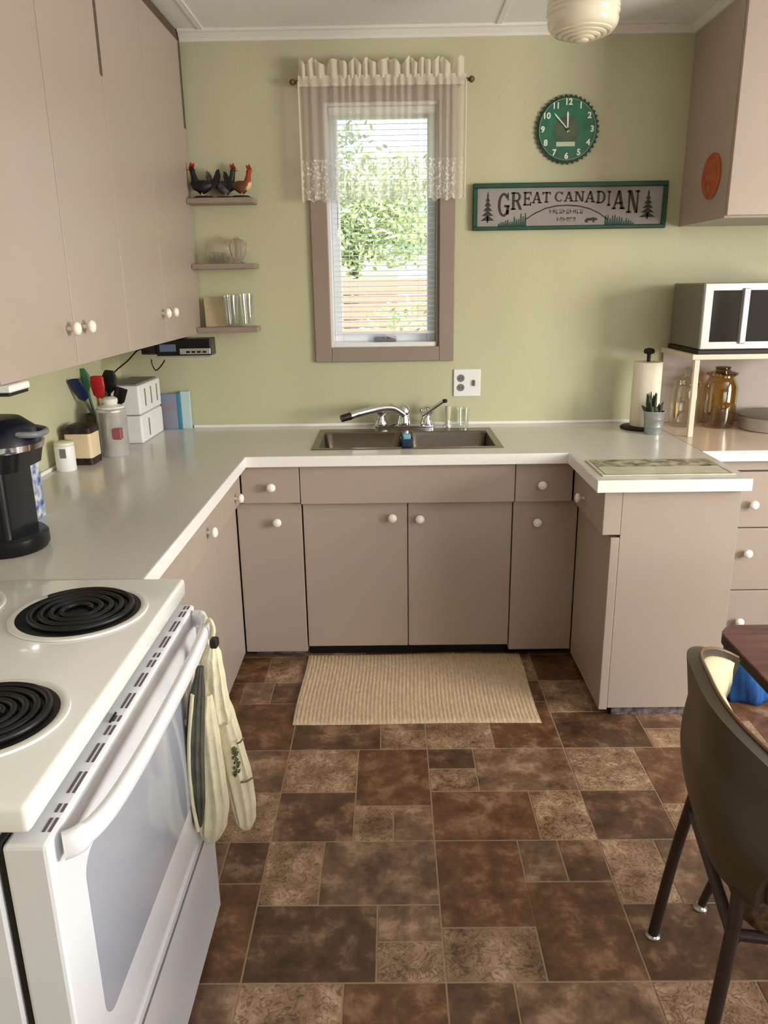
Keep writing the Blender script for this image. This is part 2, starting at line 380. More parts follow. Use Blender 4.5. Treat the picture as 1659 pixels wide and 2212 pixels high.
# curtain
rod = thing('curtain_rod', 'thin metal curtain rod mounted above the kitchen window', 'curtain rod', (-.02, YB-.05, 2.36))
ry, rz = YB-.055, 2.352
tube('rod', [(-.378, ry, rz), (.336, ry, rz)], .007, mat('rod_brass', (120, 104, 78), .35, metal=.7), rod)
for sx in (-1, 1):
    ex = -.378 if sx < 0 else .336
    lathe('finial', [(.004, 0), (.012, .005), (.014, .012), (.009, .022), (0, .026)], (ex, ry, rz), MATS['rod_brass'], rod, 14, rot=Matrix.Rotation(R(90*sx), 3, 'Y'))
    box('bracket', ex-sx*.03-.005, ex-sx*.03+.005, ry, YB, rz-.012, rz+.012, MATS['rod_brass'], rod, .002)
cu = thing('lace_valance', 'sheer cream lace valance gathered on the rod over the window', 'curtain', (-.02, YB-.05, 1.88))
M_sheer = sheer('sheer_cream', (246, 240, 226), .42); M_lace = sheer('lace_cream', (250, 246, 236), .45, True); M_head = sheer('ruffle_cream', (246, 240, 224), .93)
cx0, cx1 = -.366, .325
def drape(z0, z1, nx, nz, amp, hem=0, ruff=False):
    vs, fs = [], []
    for j in range(nz+1):
        tt = j/nz
        for i in range(nx+1):
            s_ = i/nx; x = cx0+(cx1-cx0)*s_; z = z0+(z1-z0)*tt
            if not ruff:
                top = (z-1.9)/.45
                # gathered folds: strong in the middle, flat side flaps
                mid = min(1, max(.25, 1.6*min(s_-.0, 1-s_)/.25))
                y = ry-.012+mid*(amp*math.sin(s_*120+1.8*math.sin(s_*21))+.5*amp*math.sin(s_*47+1))*(.45+.55*(1-top))
                if hem and j == 0: z += hem*abs(math.sin(s_*46))
            else:
                # ruffled header: stands up and flares
                ph = s_*118+2.5*math.sin(s_*17); e = max(0, tt)
                y = ry-.009+(.006+.02*e)*math.sin(ph); z += .014*e*math.sin(ph*.5+1)+.004*math.sin(ph*1.7)*e
                x += .006*e*math.cos(ph)
            vs.append(Vector((x, y, z)))
    for j in range(nz):
        for i in range(nx):
            a = j*(nx+1)+i; fs.append([a, a+1, a+nx+2, a+nx+1])
    return vs, fs
v, f = drape(2.055, 2.345, 420, 6, .016); put('sheer_panel', v, f, M_sheer, cu, True)
v, f = drape(1.885, 2.055, 420, 6, .016, .012); put('lace_border', v, f, M_lace, cu, True)
v, f = drape(2.332, 2.372, 260, 3, .006, ruff=False); put('rod_pocket', v, f, M_head, cu, True)
v, f = drape(2.36, 2.422, 300, 5, .01, ruff=True); put('ruffled_header', v, f, M_head, cu, True)
for xx in (cx0, cx1):   # side hems
    tube('side_hem', [(xx, ry-.012, 2.35), (xx, ry-.012, 1.89)], .0035, M_head, cu, 6)

# ================================================================== COUNTERS
CZ, CT = .91, .042
SX0, SX1, SY0, SY1 = -.325, .452, 3.055, 3.500
ct = thing('countertop', 'pale grey laminate U shaped countertop around the sink', 'countertop', (0, 3.2, CZ-CT))
h = .012
boxes('worktop', [(XW+.001, -.573, 1.652, YB-.001, CZ-CT, CZ), (-.573, SX0+h, 2.945, YB-.001, CZ-CT, CZ), (SX1-h, 1.2025, 2.945, YB-.001, CZ-CT, CZ),
       (SX0+h, SX1-h, 2.945, SY0+h, CZ-CT, CZ), (SX0+h, SX1-h, SY1-h, YB-.001, CZ-CT, CZ), (.691, 1.2025, 2.505, 2.945, CZ-CT, CZ)], M_ctop, ct)
e = .004
box('edge_strip', -.573, -.573+e, 1.652, 2.945-e, CZ-CT, CZ-.0008, M_cedge, ct, .001)
box('edge_strip', -.573, .691, 2.945-e, 2.945, CZ-CT, CZ-.0008, M_cedge, ct, .001)
box('edge_strip', .691-e, .691, 2.505, 2.945-e, CZ-CT, CZ-.0008, M_cedge, ct, .001)
box('edge_strip', .691-e, 1.2025, 2.505-e, 2.505, CZ-CT, CZ-.0008, M_cedge, ct, .001)
box('wall_bead', -.93, 1.2, YB-.012, YB-.001, CZ, CZ+.014, M_cedge, ct, .003)
box('wall_bead', XW+.001, XW+.012, 1.66, YB-.02, CZ, CZ+.014, M_cedge, ct, .003)
c2 = thing('countertop', 'warm beige countertop section under the microwave stand', 'countertop', (1.8, 3.28, CZ-CT))
box('worktop', 1.2055, 2.6, 2.945, YB-.001, CZ-CT, CZ, M_ctop2, c2, 0)
box('edge_strip', 1.2055, 2.6, 2.945-e, 2.945, CZ-CT, CZ-.0008, M_cedge, c2, .001)
box('seam', 1.2025, 1.2055, 2.945, YB-.001, CZ-.01, CZ-.0004, M_seam, c2, 0)

# ================================================================== BASE CABINETS
ZT = CZ-CT-.002
def carcass(parent, x0, x1, y0, y1, z0=.04):
    t = .016
    boxes('carcass', [(x0, x0+t, y0, y1, z0, ZT), (x1-t, x1, y0, y1, z0, ZT), (x0+t, x1-t, y0, y1, z0, z0+t)], M_taupe, parent)
def front_y(name, x0, x1, z0, z1, y, th, parent): return box(name, x0, x1, y, y+th, z0, z1, M_taupe, parent, .0025, 2)
yD, yd, yc = 2.975, 3.003, 3.033
c = thing('base_cabinet', 'narrow taupe base cabinet between the left counter run and the sink doors', 'cabinet', (-.48, 3.3, 0))
carcass(c, -.600, -.368, yc, YB-.02); box('toe_kick', -.60, -.368, 3.07, 3.085, 0, .04, M_toe, c, .001)
d = front_y('drawer', -.600, -.3685, .712, ZT-.004, yD, yc-yD, c); knob((-.478, yD, .782), '-y', d)
d = front_y('door', -.630, -.3685, .043, .705, yd, yc-yd, c); knob((-.466, yd, .628), '-y', d)
c = thing('base_cabinet', 'wide taupe sink base cabinet with two doors below the sink', 'cabinet', (.06, 3.3, 0))
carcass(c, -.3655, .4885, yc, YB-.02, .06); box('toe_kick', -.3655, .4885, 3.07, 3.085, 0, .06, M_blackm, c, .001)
front_y('false_front', -.3655, .4885, .706, ZT-.004, yD, yc-yD, c)
boxes('face_frame', [(-.3655, .4885, yc-.006, yc, .68, ZT), (.045, .085, yc-.006, yc, .062, .68)], M_taupe, c)
d = front_y('door', -.3625, .0605, .064, .697, yd+.006, yc-yd-.013, c); knob((.001, yd+.006, .640), '-y', d)
d = front_y('door', .0645, .4865, .064, .697, yd+.006, yc-yd-.013, c); knob((.112, yd+.006, .634), '-y', d)
c = thing('base_cabinet', 'narrow taupe base cabinet between the sink doors and the peninsula', 'cabinet', (.61, 3.3, 0))
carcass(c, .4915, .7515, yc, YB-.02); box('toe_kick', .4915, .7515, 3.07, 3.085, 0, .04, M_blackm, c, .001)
d = front_y('drawer', .4915, .718, .706, ZT-.004, yD, yc-yD, c); knob((.594, yD, .778), '-y', d)
d = front_y('door', .4905, .7505, .043, .699, yd, yc-yd, c); knob((.586, yd, .616), '-y', d)
# left run (faces +x)
def front_x(name, y0, y1, z0, z1, x0, x1, parent): return box(name, x0, x1, y0, y1, z0, z1, M_taupe, parent, .0025, 2)
for (y0, y1, ky, lab) in ((2.605, 2.968, 2.85, 'taupe base cabinet with drawer in the corner of the left counter'), (1.665, 2.602, 2.385, 'long taupe base cabinet between the stove and the corner unit')):
    c = thing('base_cabinet', lab, 'cabinet', (-.95, (y0+y1)/2, 0))
    tt = .016; boxes('carcass', [(XW+.01, -.665, y0, y0+tt, .04, ZT), (XW+.01, -.665, y1-tt, y1, .04, ZT), (XW+.01, -.665, y0+tt, y1-tt, .04, .056)], M_taupe, c)
    box('toe_kick', -.72, -.705, y0, y1, 0, .04, M_toe, c, .001)
    if y1 < 2.7:
        d = front_x('drawer', 2.16, y1, .722, ZT-.004, -.665, -.603, c); knob((-.603, ky, .782), '+x', d)
        front_x('drawer', y0, 2.157, .722, ZT-.004, -.665, -.603, c)
        front_x('door', 2.16, y1, .043, .715, -.665, -.634, c); front_x('door', y0, 2.157, .043, .715, -.665, -.634, c)
    else:
        d = front_x('drawer', y0, y1, .722, ZT-.004, -.665, -.603, c); knob((-.603, ky, .768), '+x', d)
        front_x('door', y0, y1+.03, .043, .715, -.665, -.634, c)
# peninsula
c = thing('peninsula_cabinet', 'taupe peninsula base cabinet with plain end panel under the short counter', 'cabinet', (.97, 2.77, 0))
boxes('carcass', [(.784, 1.186, 2.553, 2.572, .036, ZT), (1.168, 1.186, 2.572, 3.03, .036, ZT), (.784, 1.168, 2.572, 3.03, .036, .054)], M_taupe, c)
box('end_panel', .784, 1.186, 2.535, 2.553, .036, ZT, M_taupe, c, .0015)
d = front_x('drawer', 2.533, 2.968, .708, ZT-.004, .722, .783, c); knob((.722, 2.80, .768), '-x', d)
front_x('door', 2.533, 2.998, .030, .698, .7525, .783, c)
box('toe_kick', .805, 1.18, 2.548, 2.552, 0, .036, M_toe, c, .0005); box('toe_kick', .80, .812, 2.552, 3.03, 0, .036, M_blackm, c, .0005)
# right drawer unit
c = thing('drawer_cabinet', 'taupe cabinet with stacked drawers right of the peninsula', 'cabinet', (1.45, 3.3, 0))
carcass(c, 1.205, 1.68, yc-.02, YB-.02); box('toe_kick', 1.205, 1.68, 3.06, 3.075, 0, .04, M_toe, c, .001)
box('rail', 1.205, 1.68, yD+.01, yc-.02, .822, ZT, M_taupe, c, .001)
for z0, z1, kz in ((.588, .817, .687), (.318, .583, .482), (.045, .313, .181)):
    d = front_y('drawer', 1.205, 1.68, z0, z1, yD, yc-.02-yD, c); knob((1.436, yD, kz), '-y', d)
c = thing('base_cabinet', 'taupe two door base cabinet beside the stacked drawers', 'cabinet', (2.1, 3.3, 0))
carcass(c, 1.684, 2.6, yc-.02, YB-.02); box('toe_kick', 1.684, 2.6, 3.06, 3.075, 0, .04, M_toe, c, .001)
for x0, x1, kx in ((1.684, 2.14, 2.09), (2.143, 2.6, 2.19)):
    d = front_y('door', x0, x1, .045, .817, yD, yc-.02-yD, c); knob((kx, yD, .74), '-y', d)
box('rail', 1.684, 2.6, yD+.01, yc-.02, .822, ZT, M_taupe, c, .001)

# ================================================================== UPPER CABINETS
ZU = 1.347; XU = -.856
ys = [1.70, 2.145, 2.585, 3.035, 3.598]
for a, b, lab in ((0, 2, 'taupe wall cabinet nearest the coffee maker with two tall doors'), (2, 4, 'taupe wall cabinet next to the corner shelves with two tall doors')):
    y0, y1 = ys[a], ys[b]
    c = thing('wall_cabinet', lab, 'cabinet', (-1.05, (y0+y1)/2, ZU))
    box('carcass', XW+.001, XU-.0205, y0+.001, y1-.001, ZU+.004, ZC-.012, M_taupe, c, .001)
    box('face_frame', XU-.0205, XU-.018, y0+.003, y1-.003, ZU+.006, 2.51, M_seam, c, 0)
    for i in range(a, b):
        d = box('door', XU-.02, XU, ys[i]+.002, ys[i+1]-.002, ZU, 2.515, M_taupe, c, .0008, 1)
        ky = ys[a+1]+(-.045 if i == a else .062)+(.07 if a == 2 and i == 3 else 0)*0
        knob((XU, ky, 1.447 if a == 0 else 1.455), '+x', d)
    # dark strips standing in for the shade in the door gaps near their tops
    box('gap_shade', XU-.006, XU+.0012, ys[b]-(.012 if a == 0 else .03), ys[b]+(.010 if a == 0 else 0), 2.16 if a == 0 else 2.19, 2.512, M_seam, c, .0005)
    box('top_rail', XU-.022, XU-.004, y0, y1, 2.517, ZC-.004, M_seam, c, .001)
c = thing('wall_cabinet', 'short taupe wall cabinet over the stove', 'cabinet', (-1.05, 1.25, 1.6))
box('carcass', XW+.001, XU-.022, .81, 1.697, 1.6, ZC-.012, M_taupe, c, .001)
for y0, y1, ky in ((.81, 1.252, 1.2), (1.255, 1.697, 1.31)):
    d = box('door', XU-.02, XU, y0, y1, 1.6, 2.515, M_taupe, c, .002); knob((XU, ky, 1.7), '+x', d)
# slim light under the nearest wall cabinet
c = thing('under_cabinet_light', 'slim white under cabinet light above the coffee maker', 'light', (-.87, 1.75, 1.32))
box('housing', -.93, -.838, 1.702, 1.80, 1.330, ZU-.001, M_white, c, .003)
box('diffuser', -.925, -.842, 1.704, 1.797, 1.322, 1.330, M_blackm, c, .001)
# right wall cabinet
c = thing('wall_cabinet', 'large taupe wall cabinet above the microwave with a round plaque on its side', 'cabinet', (1.9, 3.35, 1.77))
xr, dr, zr = 1.2695, .5, 1.77
box('carcass', xr, 2.6, YB-dr+.02, YB-.001, zr, ZC-.005, M_taupe, c, .001)
M_peach = mat('taupe_door_warm', (206, 186, 168), .4, var=.02, vscale=2)
for x0, x1, kx in ((xr+.002, 1.93, 1.88), (1.933, 2.6, 1.99)):
    d = box('door', x0, x1, YB-dr, YB-dr+.018, zr+.008, 2.52, M_taupe, c, .002); knob((kx, YB-dr, zr+.1), '-y', d)
# sun-face plaque on its left side
pc = at(1539, 381, 'x', xr); pr = abs(at(1539, 332, 'x', xr).z-at(1539, 430, 'x', xr).z)/2
M_terra = mat('terracotta', (168, 84, 48), .6, var=.18, vscale=25, bump=.3, bscale=60)
pl = thing('round_plaque', 'terracotta orange round face plaque on the cabinet side', 'plaque', (xr-.01, pc.y, pc.z-pr))
RX = Matrix.Rotation(R(-90), 3, 'Y')
lathe('disc', [(pr, 0), (pr, .006), (pr*.93, .012), (pr*.8, .012), (pr*.74, .008), (pr*.6, .012), (pr*.3, .018), (0, .02)], (xr, pc.y, pc.z), M_terra, pl, 40, rot=RX)
for dy, dz, r_, d_ in ((-.03, .025, .014, .016), (.03, .025, .014, .016), (0, -.002, .013, .026), (0, -.038, .02, .016)):
    lathe('relief', [(r_, 0), (r_*.8, .006), (r_*.3, .01), (0, .011)], (xr-d_+.008, pc.y+dy, pc.z+dz), M_terra, pl, 14, rot=RX)

# corner shelves
for k, (zt, xe) in enumerate(((1.909, -.571), (1.643, -.580), (1.375, -.586))):
    s_ = box('corner_shelf', XU+.001, xe, YB-.11, YB-.001, zt-.022, zt, M_taupe2, None, .002)
    tag(s_, ['taupe corner shelf holding the rooster figurines, topmost of three', 'taupe corner shelf holding the clear glass dish, middle of three', 'taupe corner shelf holding the glass tumblers, lowest of three'][k], 'shelf', 'corner shelves')

# ================================================================== SINK + FAUCET
sk = thing('kitchen_sink', 'stainless steel double bowl sink set in the counter below the window', 'sink', ((SX0+SX1)/2, 3.27, CZ-.17))
xm = (SX0+SX1)/2; rb = .022
rimz = CZ+.003
bowls = [(SX0+.028, xm-.014), (xm+.014, SX1-.028)]; by0, by1 = SY0+.026, SY1-.075
boxes('rim', [(SX0, SX1, SY0, by0, CZ, rimz), (SX0, SX1, by1, SY1, CZ, rimz), (SX0, bowls[0][0], by0, by1, CZ, rimz), (bowls[1][1], SX1, by0, by1, CZ, rimz), (bowls[0][1], bowls[1][0], by0, by1, CZ, rimz)], M_steel, sk)
def rrect(x0, x1, y0, y1, z, r, n=6):
    out = []
    for (cx, cy, a0) in ((x1-r, y1-r, 0), (x0+r, y1-r, 90), (x0+r, y0+r, 180), (x1-r, y0+r, 270)):
        for k in range(n+1):
            a = R(a0+90*k/n); out.append(Vector((cx+r*math.cos(a), cy+r*math.sin(a), z)))
    return out
for (x0, x1) in bowls:
    sec = [rrect(x0, x1, by0, by1, rimz, .004), rrect(x0+.002, x1-.002, by0+.002, by1-.002, CZ-.004, .03), rrect(x0+.012, x1-.012, by0+.012, by1-.012, CZ-.14, .045), rrect(x0+.035, x1-.035, by0+.035, by1-.035, CZ-.16, .05), rrect(x0+.14, x1-.14, by0+.14, by1-.14, CZ-.163, .03)]
    v, f = loft(sec, False); f.append([len(v)-28+k for k in range(28)]); b = put('bowl', v, f, M_steel, sk, True, 50)
    lathe('drain', [(.04, 0), (.04, .003), (.03, .004), (.026, .001), (0, .001)], ((x0+x1)/2, (by0+by1)/2, CZ-.163), M_chrome, b, 20)
# blue cup hanging on the divider
o = thing('sink_caddy', 'small dark blue plastic caddy sitting over the sink divider', 'caddy', (xm, by0+.05, CZ-.1))
M_dblue = mat('dark_blue_plastic', (34, 58, 78), .3)
v, f = loft([rrect(xm-.022, xm+.022, by0+.006, by0+.06, CZ+.0035, .008), rrect(xm-.026, xm+.026, by0+.002, by0+.064, CZ+.035, .01), rrect(xm-.023, xm+.023, by0+.005, by0+.061, CZ+.034, .008), rrect(xm-.02, xm+.02, by0+.009, by0+.058, CZ+.008, .007)])
put('cup', v, f, M_dblue, o, True, 40)
box('sponge', xm-.016, xm+.016, by0+.016, by0+.05, CZ+.009, CZ+.05, mat('sponge_blue', (120, 170, 196), .9), o, .006, 2)

fa = thing('kitchen_faucet', 'chrome two handle kitchen faucet with spout turned over the left bowl', 'faucet', (.06, 3.535, CZ))
fy = 3.540
v, f = loft([rrect(-.085, .205, fy-.028, fy+.028, CZ+.0005, .026), rrect(-.085, .205, fy-.028, fy+.028, CZ+.012, .026), rrect(-.075, .195, fy-.02, fy+.02, CZ+.02, .018)])
put('deck_plate', v, f, M_chrome, fa, True, 40)
bo = lathe('body', [(.034, 0), (.034, .02), (.028, .035), (.03, .05), (.03, .066), (.024, .08), (.012, .088), (0, .09)], (.06, fy, CZ+.018), M_chrome, fa, 24)
sp = tube('spout', smooth_path([(.06, fy-.015, CZ+.062), (.01, fy-.03, CZ+.094), (-.06, fy-.055, CZ+.096), (-.14, fy-.09, CZ+.084), (-.185, fy-.112, CZ+.074)], 6), [.017]*20+[.0165]*5, M_chrome, fa, 14)
tube('aerator', [(-.18, fy-.11, CZ+.075), (-.222, fy-.128, CZ+.066)], [.0175, .016], mat('aerator_dark', (52, 44, 34), .35, metal=.6), sp, 16)
for hx, s_ in ((-.045, -1), (.165, 1)):
    hb = lathe('handle', [(.03, 0), (.03, .012), (.022, .028), (.02, .04), (.03, .05), (.033, .062), (.03, .076), (.016, .086), (0, .088)], (hx, fy, CZ+.016), M_chrome, fa, 20)
    tube('lever', [(hx-.02, fy-.03, CZ+.06), (hx+.03, fy-.03, CZ+.095), (hx+.075, fy-.035, CZ+.125)] if s_ > 0 else [(hx, fy, CZ+.092), (hx+.025, fy-.02, CZ+.1), (hx+.055, fy-.03, CZ+.112)], [.011, .010, .008], M_chrome, hb, 10)
    if s_ > 0: lathe('lever_cap', [(0, -.002), (.011, .001), (.0115, .014), (0, .018)], (hx+.08, fy-.036, CZ+.118), M_blackm, hb, 12)
# side sprayer
o = thing('side_sprayer', 'black and chrome dish sprayer beside the faucet handle', 'sprayer', (.262, fy, CZ))
lathe('base', [(.02, 0), (.02, .008), (.014, .016), (.013, .03)], (.262, fy, CZ+.0005), M_chrome, o, 18)
lathe('head', [(.009, 0), (.011, .02), (.014, .05), (.013, .066), (0, .07)], (.262, fy, CZ+.03), mat('sprayer_pale', (206, 196, 170), .3), o, 16)
# small drinking glass
M_clear = thin_glass('clear_glass', (.93, .95, .94), .07, facing=.45)
def tumbler(name, c, r, hgt, lab, grp=None, n=24, ribs=False, parent=None):
    prof = [(r*.8, 0), (r*.82, .002), (r, hgt), (r*.94, hgt), (r*.77, .012), (0, .012)]
    o = lathe(name, prof, c, M_clear, parent, n); return tag(o, lab, 'glass', grp) if lab else o
p = at(1000, 919, 'z', CZ); tumbler('drinking_glass', (.335, 3.555, CZ+.0005), .03, .085, 'small clear drinking glass on the counter right of the faucet')

# wall outlet
ol = thing('wall_outlet', 'white two gang outlet and switch plate beside the window', 'outlet', (.354, YB-.005, 1.04))
box('plate', .292, .416, YB-.008, YB-.0005, 1.042, 1.166, M_white, ol, .004, 2)
for zz in (1.083, 1.126):
    v, f = extrude_poly(disc_y((.325, zz), .017, 24), YB-.0105, YB-.006); rcp = put('receptacle', v, f, M_grey, ol)
    for dx in (-.006, .006): box('slot', .325+dx-.0012, .325+dx+.0012, YB-.0112, YB-.0095, zz-.005, zz+.006, M_blackm, rcp, 0)
box('switch_toggle', .380, .391, YB-.02, YB-.006, 1.09, 1.118, M_grey, ol, .003)

# ================================================================== CLOCK
ck = thing('wall_clock', 'round green saw blade wall clock above the long sign', 'clock', (.76, YB-.01, 2.02))
cc = ((at(1224, 281, 'y', YB)).x, at(1224, 281, 'y', YB).z); r0 = .133
M_blade = mat('blade_dark_green', (38, 62, 46), .4, metal=.3, var=.2, vscale=20)
M_face = mat('clock_green', (36, 104, 76), .4, var=.25, vscale=12)
M_numw = mat('numeral_white', (226, 236, 224), .5)
poly = []
nT = 40
for k in range(nT):
    a = 2*math.pi*k/nT; da = 2*math.pi/nT
    poly += [(cc[0]+(r0-.007)*math.cos(a), cc[1]+(r0-.007)*math.sin(a)), (cc[0]+(r0+.004)*math.cos(a+da*.55), cc[1]+(r0+.004)*math.sin(a+da*.55)), (cc[0]+(r0-.003)*math.cos(a+da*.8), cc[1]+(r0-.003)*math.sin(a+da*.8))]
v, f = extrude_poly(poly, YB-.012, YB-.004); put('blade', v, f, M_blade, ck)
v, f = extrude_poly(disc_y(cc, r0-.012, 56), YB-.016, YB-.010); put('face', v, f, M_face, ck)
tube('face_ring', [(cc[0]+(r0-.014)*math.cos(2*math.pi*k/48), YB-.016, cc[1]+(r0-.014)*math.sin(2*math.pi*k/48)) for k in range(48)], .0018, mat('ring_pale_green', (120, 160, 132), .4), ck, 6, True)
v, f = extrude_poly(disc_y((cc[0]-.005, cc[1]-.005), .055, 40), YB-.0166, YB-.0155); put('centre_disc', v, f, mat('clock_centre', (78, 92, 70), .5, var=.3, vscale=14), ck)
def text_geo(s_, size, c, y, depth=.0012, sx=1, sz=1, bold=0):
    cv = bpy.data.curves.new('t', 'FONT'); cv.body = s_; cv.size = size; cv.align_x = 'CENTER'; cv.align_y = 'CENTER'; cv.extrude = 0; cv.offset = bold
    cv.resolution_u = 3
    o = bpy.data.objects.new('t', cv); COL.objects.link(o); bpy.context.view_layer.update()
    me = bpy.data.meshes.new_from_object(o.evaluated_get(bpy.context.evaluated_depsgraph_get())); bpy.data.objects.remove(o); bpy.data.curves.remove(cv)
    vs = [Vector((c[0]+q.co.x*sx, y, c[1]+q.co.y*sz)) for q in me.vertices]; fs = [list(p.vertices) for p in me.polygons]; bpy.data.meshes.remove(me)
    return vs, fs
for nmb in range(1, 13):
    a = R(90-30*nmb); v, f = text_geo(str(nmb), .033, (cc[0]+.104*math.cos(a), cc[1]+.104*math.sin(a)), YB-.0175, bold=.0012); put('numeral', v, f, M_numw, ck)
def hand(name, ang, ln, w0, back=.012):
    a = R(ang); dx, dz = math.cos(a), math.sin(a); nx, nz = -dz, dx
    pts = [(cc[0]-dx*back+nx*w0*.5, cc[1]-dz*back+nz*w0*.5), (cc[0]-dx*back-nx*w0*.5, cc[1]-dz*back-nz*w0*.5), (cc[0]+dx*ln*.85-nx*w0, cc[1]+dz*ln*.85-nz*w0), (cc[0]+dx*ln, cc[1]+dz*ln), (cc[0]+dx*ln*.85+nx*w0, cc[1]+dz*ln*.85+nz*w0)]
    v, f = extrude_poly(pts, YB-.021, YB-.0195); put(name, v, f, M_numw, ck)
hand('hour_hand', 92, .07, .0045); hand('minute_hand', 134, .088, .003)
v, f = extrude_poly(disc_y(cc, .006, 16), YB-.023, YB-.016); put('hub', v, f, M_blade, ck)
box('label_plate', cc[0]-.045, cc[0]+.034, YB-.0178, YB-.0160, cc[1]-.066, cc[1]-.048, mat('label_cream', (190, 204, 172), .5), ck, .001)

# ================================================================== SIGN
sg = thing('wooden_sign', 'long green framed sign with arched lettering and spruce trees', 'sign', (.785, YB-.012, 1.766))
SXA, SXB, SZA, SZB = .366, 1.205, 1.766, 1.957
M_sgf = mat('sign_green_frame', (26, 70, 54), .45, var=.15, vscale=14); M_sgp = mat('sign_panel', (152, 146, 142), .6, var=.06, vscale=10)
M_sgl = mat('sign_letter', (58, 46, 42), .6); M_sgt = mat('sign_tree', (44, 52, 44), .6)
M_sgh = mat('sign_hill_green', (40, 74, 62), .6); M_sgs = mat('sign_small', (108, 102, 98), .6)
fw = .02
box('frame', SXA, SXB, YB-.026, YB-.002, SZB-fw, SZB, M_sgf, sg, .003); box('frame', SXA, SXB, YB-.026, YB-.002, SZA, SZA+fw*.8, M_sgf, sg, .003)
box('frame', SXA, SXA+fw, YB-.026, YB-.002, SZA+fw*.8, SZB-fw, M_sgf, sg, .003); box('frame', SXB-fw, SXB, YB-.026, YB-.002, SZA+fw*.8, SZB-fw, M_sgf, sg, .003)
box('panel', SXA+fw, SXB-fw, YB-.014, YB-.004, SZA+fw*.8, SZB-fw, M_sgp, sg, 0)
yl = YB-.0146
def sx_(zx): return SXA+(zx-140)/(1525-140)*(SXB-SXA)      # zoomed crop -> sign coordinates
def sz_(zy, zx): 
    top = 790+(765-790)*(zx-140)/1385; bot = 1118+(1108-1118)*(zx-140)/1385
    return SZB-(zy-top)/(bot-top)*(SZB-SZA)
def rect(x0, x1, z0, z1): return [(x0, z0), (x1, z0), (x1, z1), (x0, z1)]
def arcband(cx, cz, rx, rz, wx, wz, a0, a1, n=12):
    o_ = [(cx+rx*math.cos(R(a0+(a1-a0)*k/n)), cz+rz*math.sin(R(a0+(a1-a0)*k/n))) for k in range(n+1)]
    i_ = [(cx+(rx-wx)*math.cos(R(a0+(a1-a0)*k/n)), cz+(rz-wz)*math.sin(R(a0+(a1-a0)*k/n))) for k in range(n+1)]
    return [[o_[k], o_[k+1], i_[k+1], i_[k]] for k in range(n)]
sw, th = .24, .12
LET = {
 'I': [rect(.38, .62, 0, 1), rect(.2, .8, 0, th), rect(.2, .8, 1-th, 1)],
 'T': [rect(.38, .62, 0, 1), rect(.22, .78, 0, th), rect(0, 1, 1-th*1.2, 1), rect(0, .12, .72, 1), rect(.88, 1, .72, 1)],
 'E': [rect(.1, .34, 0, 1), rect(0, .95, 0, th), rect(0, .95, 1-th, 1), rect(.3, .75, .45, .57), rect(.83, .95, 0, .28), rect(.83, .95, .72, 1), rect(.64, .75, .36, .66)],
 'A': [[(.05, 0), (.2, 0), (.58, 1), (.42, 1)], [(.68, 0), (.95, 0), (.62, 1), (.4, 1)], rect(.25, .75, .28, .38), rect(-.03, .32, 0, th*.8), rect(.6, 1.03, 0, th*.8)],
 'N': [rect(.12, .27, 0, 1), rect(.76, .9, 0, 1), [(.12, 1), (.38, 1), (.9, 0), (.66, 0)], rect(0, .4, 0, th*.8), rect(0, .3, 1-th*.8, 1), rect(.62, 1, 1-th*.8, 1)],
 'D': [rect(.1, .34, 0, 1), rect(0, .5, 0, th), rect(0, .5, 1-th, 1)]+arcband(.45, .5, .52, .5, .24, .12, -90, 90),
 'R': [rect(.1, .34, 0, 1), rect(0, .45, 0, th*.8), rect(0, .5, 1-th*.8, 1), rect(.3, .55, .46, .56)]+arcband(.5, .73, .38, .27, .22, .1, -90, 90)+[[(.45, .48), (.68, .5), (1.02, 0), (.76, 0)]],
 'C': arcband(.52, .5, .52, .5, .24, .11, 40, 320)+[rect(.82, .93, .66, 1)],
 'G': arcband(.52, .5, .52, .5, .24, .11, 40, 330)+[rect(.82, .93, .68, 1), rect(.74, .98, .1, .46), rect(.55, 1.03, .4, .5)],
}
# letters: zoomed x range, top y, bottom y (measured)
rows = [('G', 318, 402, 852, 1022), ('R', 412, 492, 848, 972), ('E', 500, 560, 846, 942), ('A', 562, 632, 846, 926), ('T', 636, 694, 846, 922),
        ('C', 722, 786, 844, 916), ('A', 790, 858, 844, 914), ('N', 862, 936, 842, 914), ('A', 940, 1012, 840, 920), ('D', 1020, 1088, 838, 928), ('I', 1090, 1132, 838, 946), ('A', 1136, 1226, 836, 970), ('N', 1238, 1330, 834, 998)]
def flat(polys, y): 
    vs, fs = [], []
    for p in polys:
        o_ = len(vs); vs += [Vector((a, y, b)) for a, b in p]; fs.append([o_+k for k in range(len(p))])
    return vs, fs
for ch, xa, xb, zt, zb_ in rows:
    x0, x1 = sx_(xa), sx_(xb); z1, z0 = sz_(zt, xa), sz_(zb_, xa)
    v, f = flat([[(x0+(x1-x0)*a, z0+(z1-z0)*b) for a, b in p] for p in LET[ch]], yl); put('letter', v, f, M_sgl, sg)
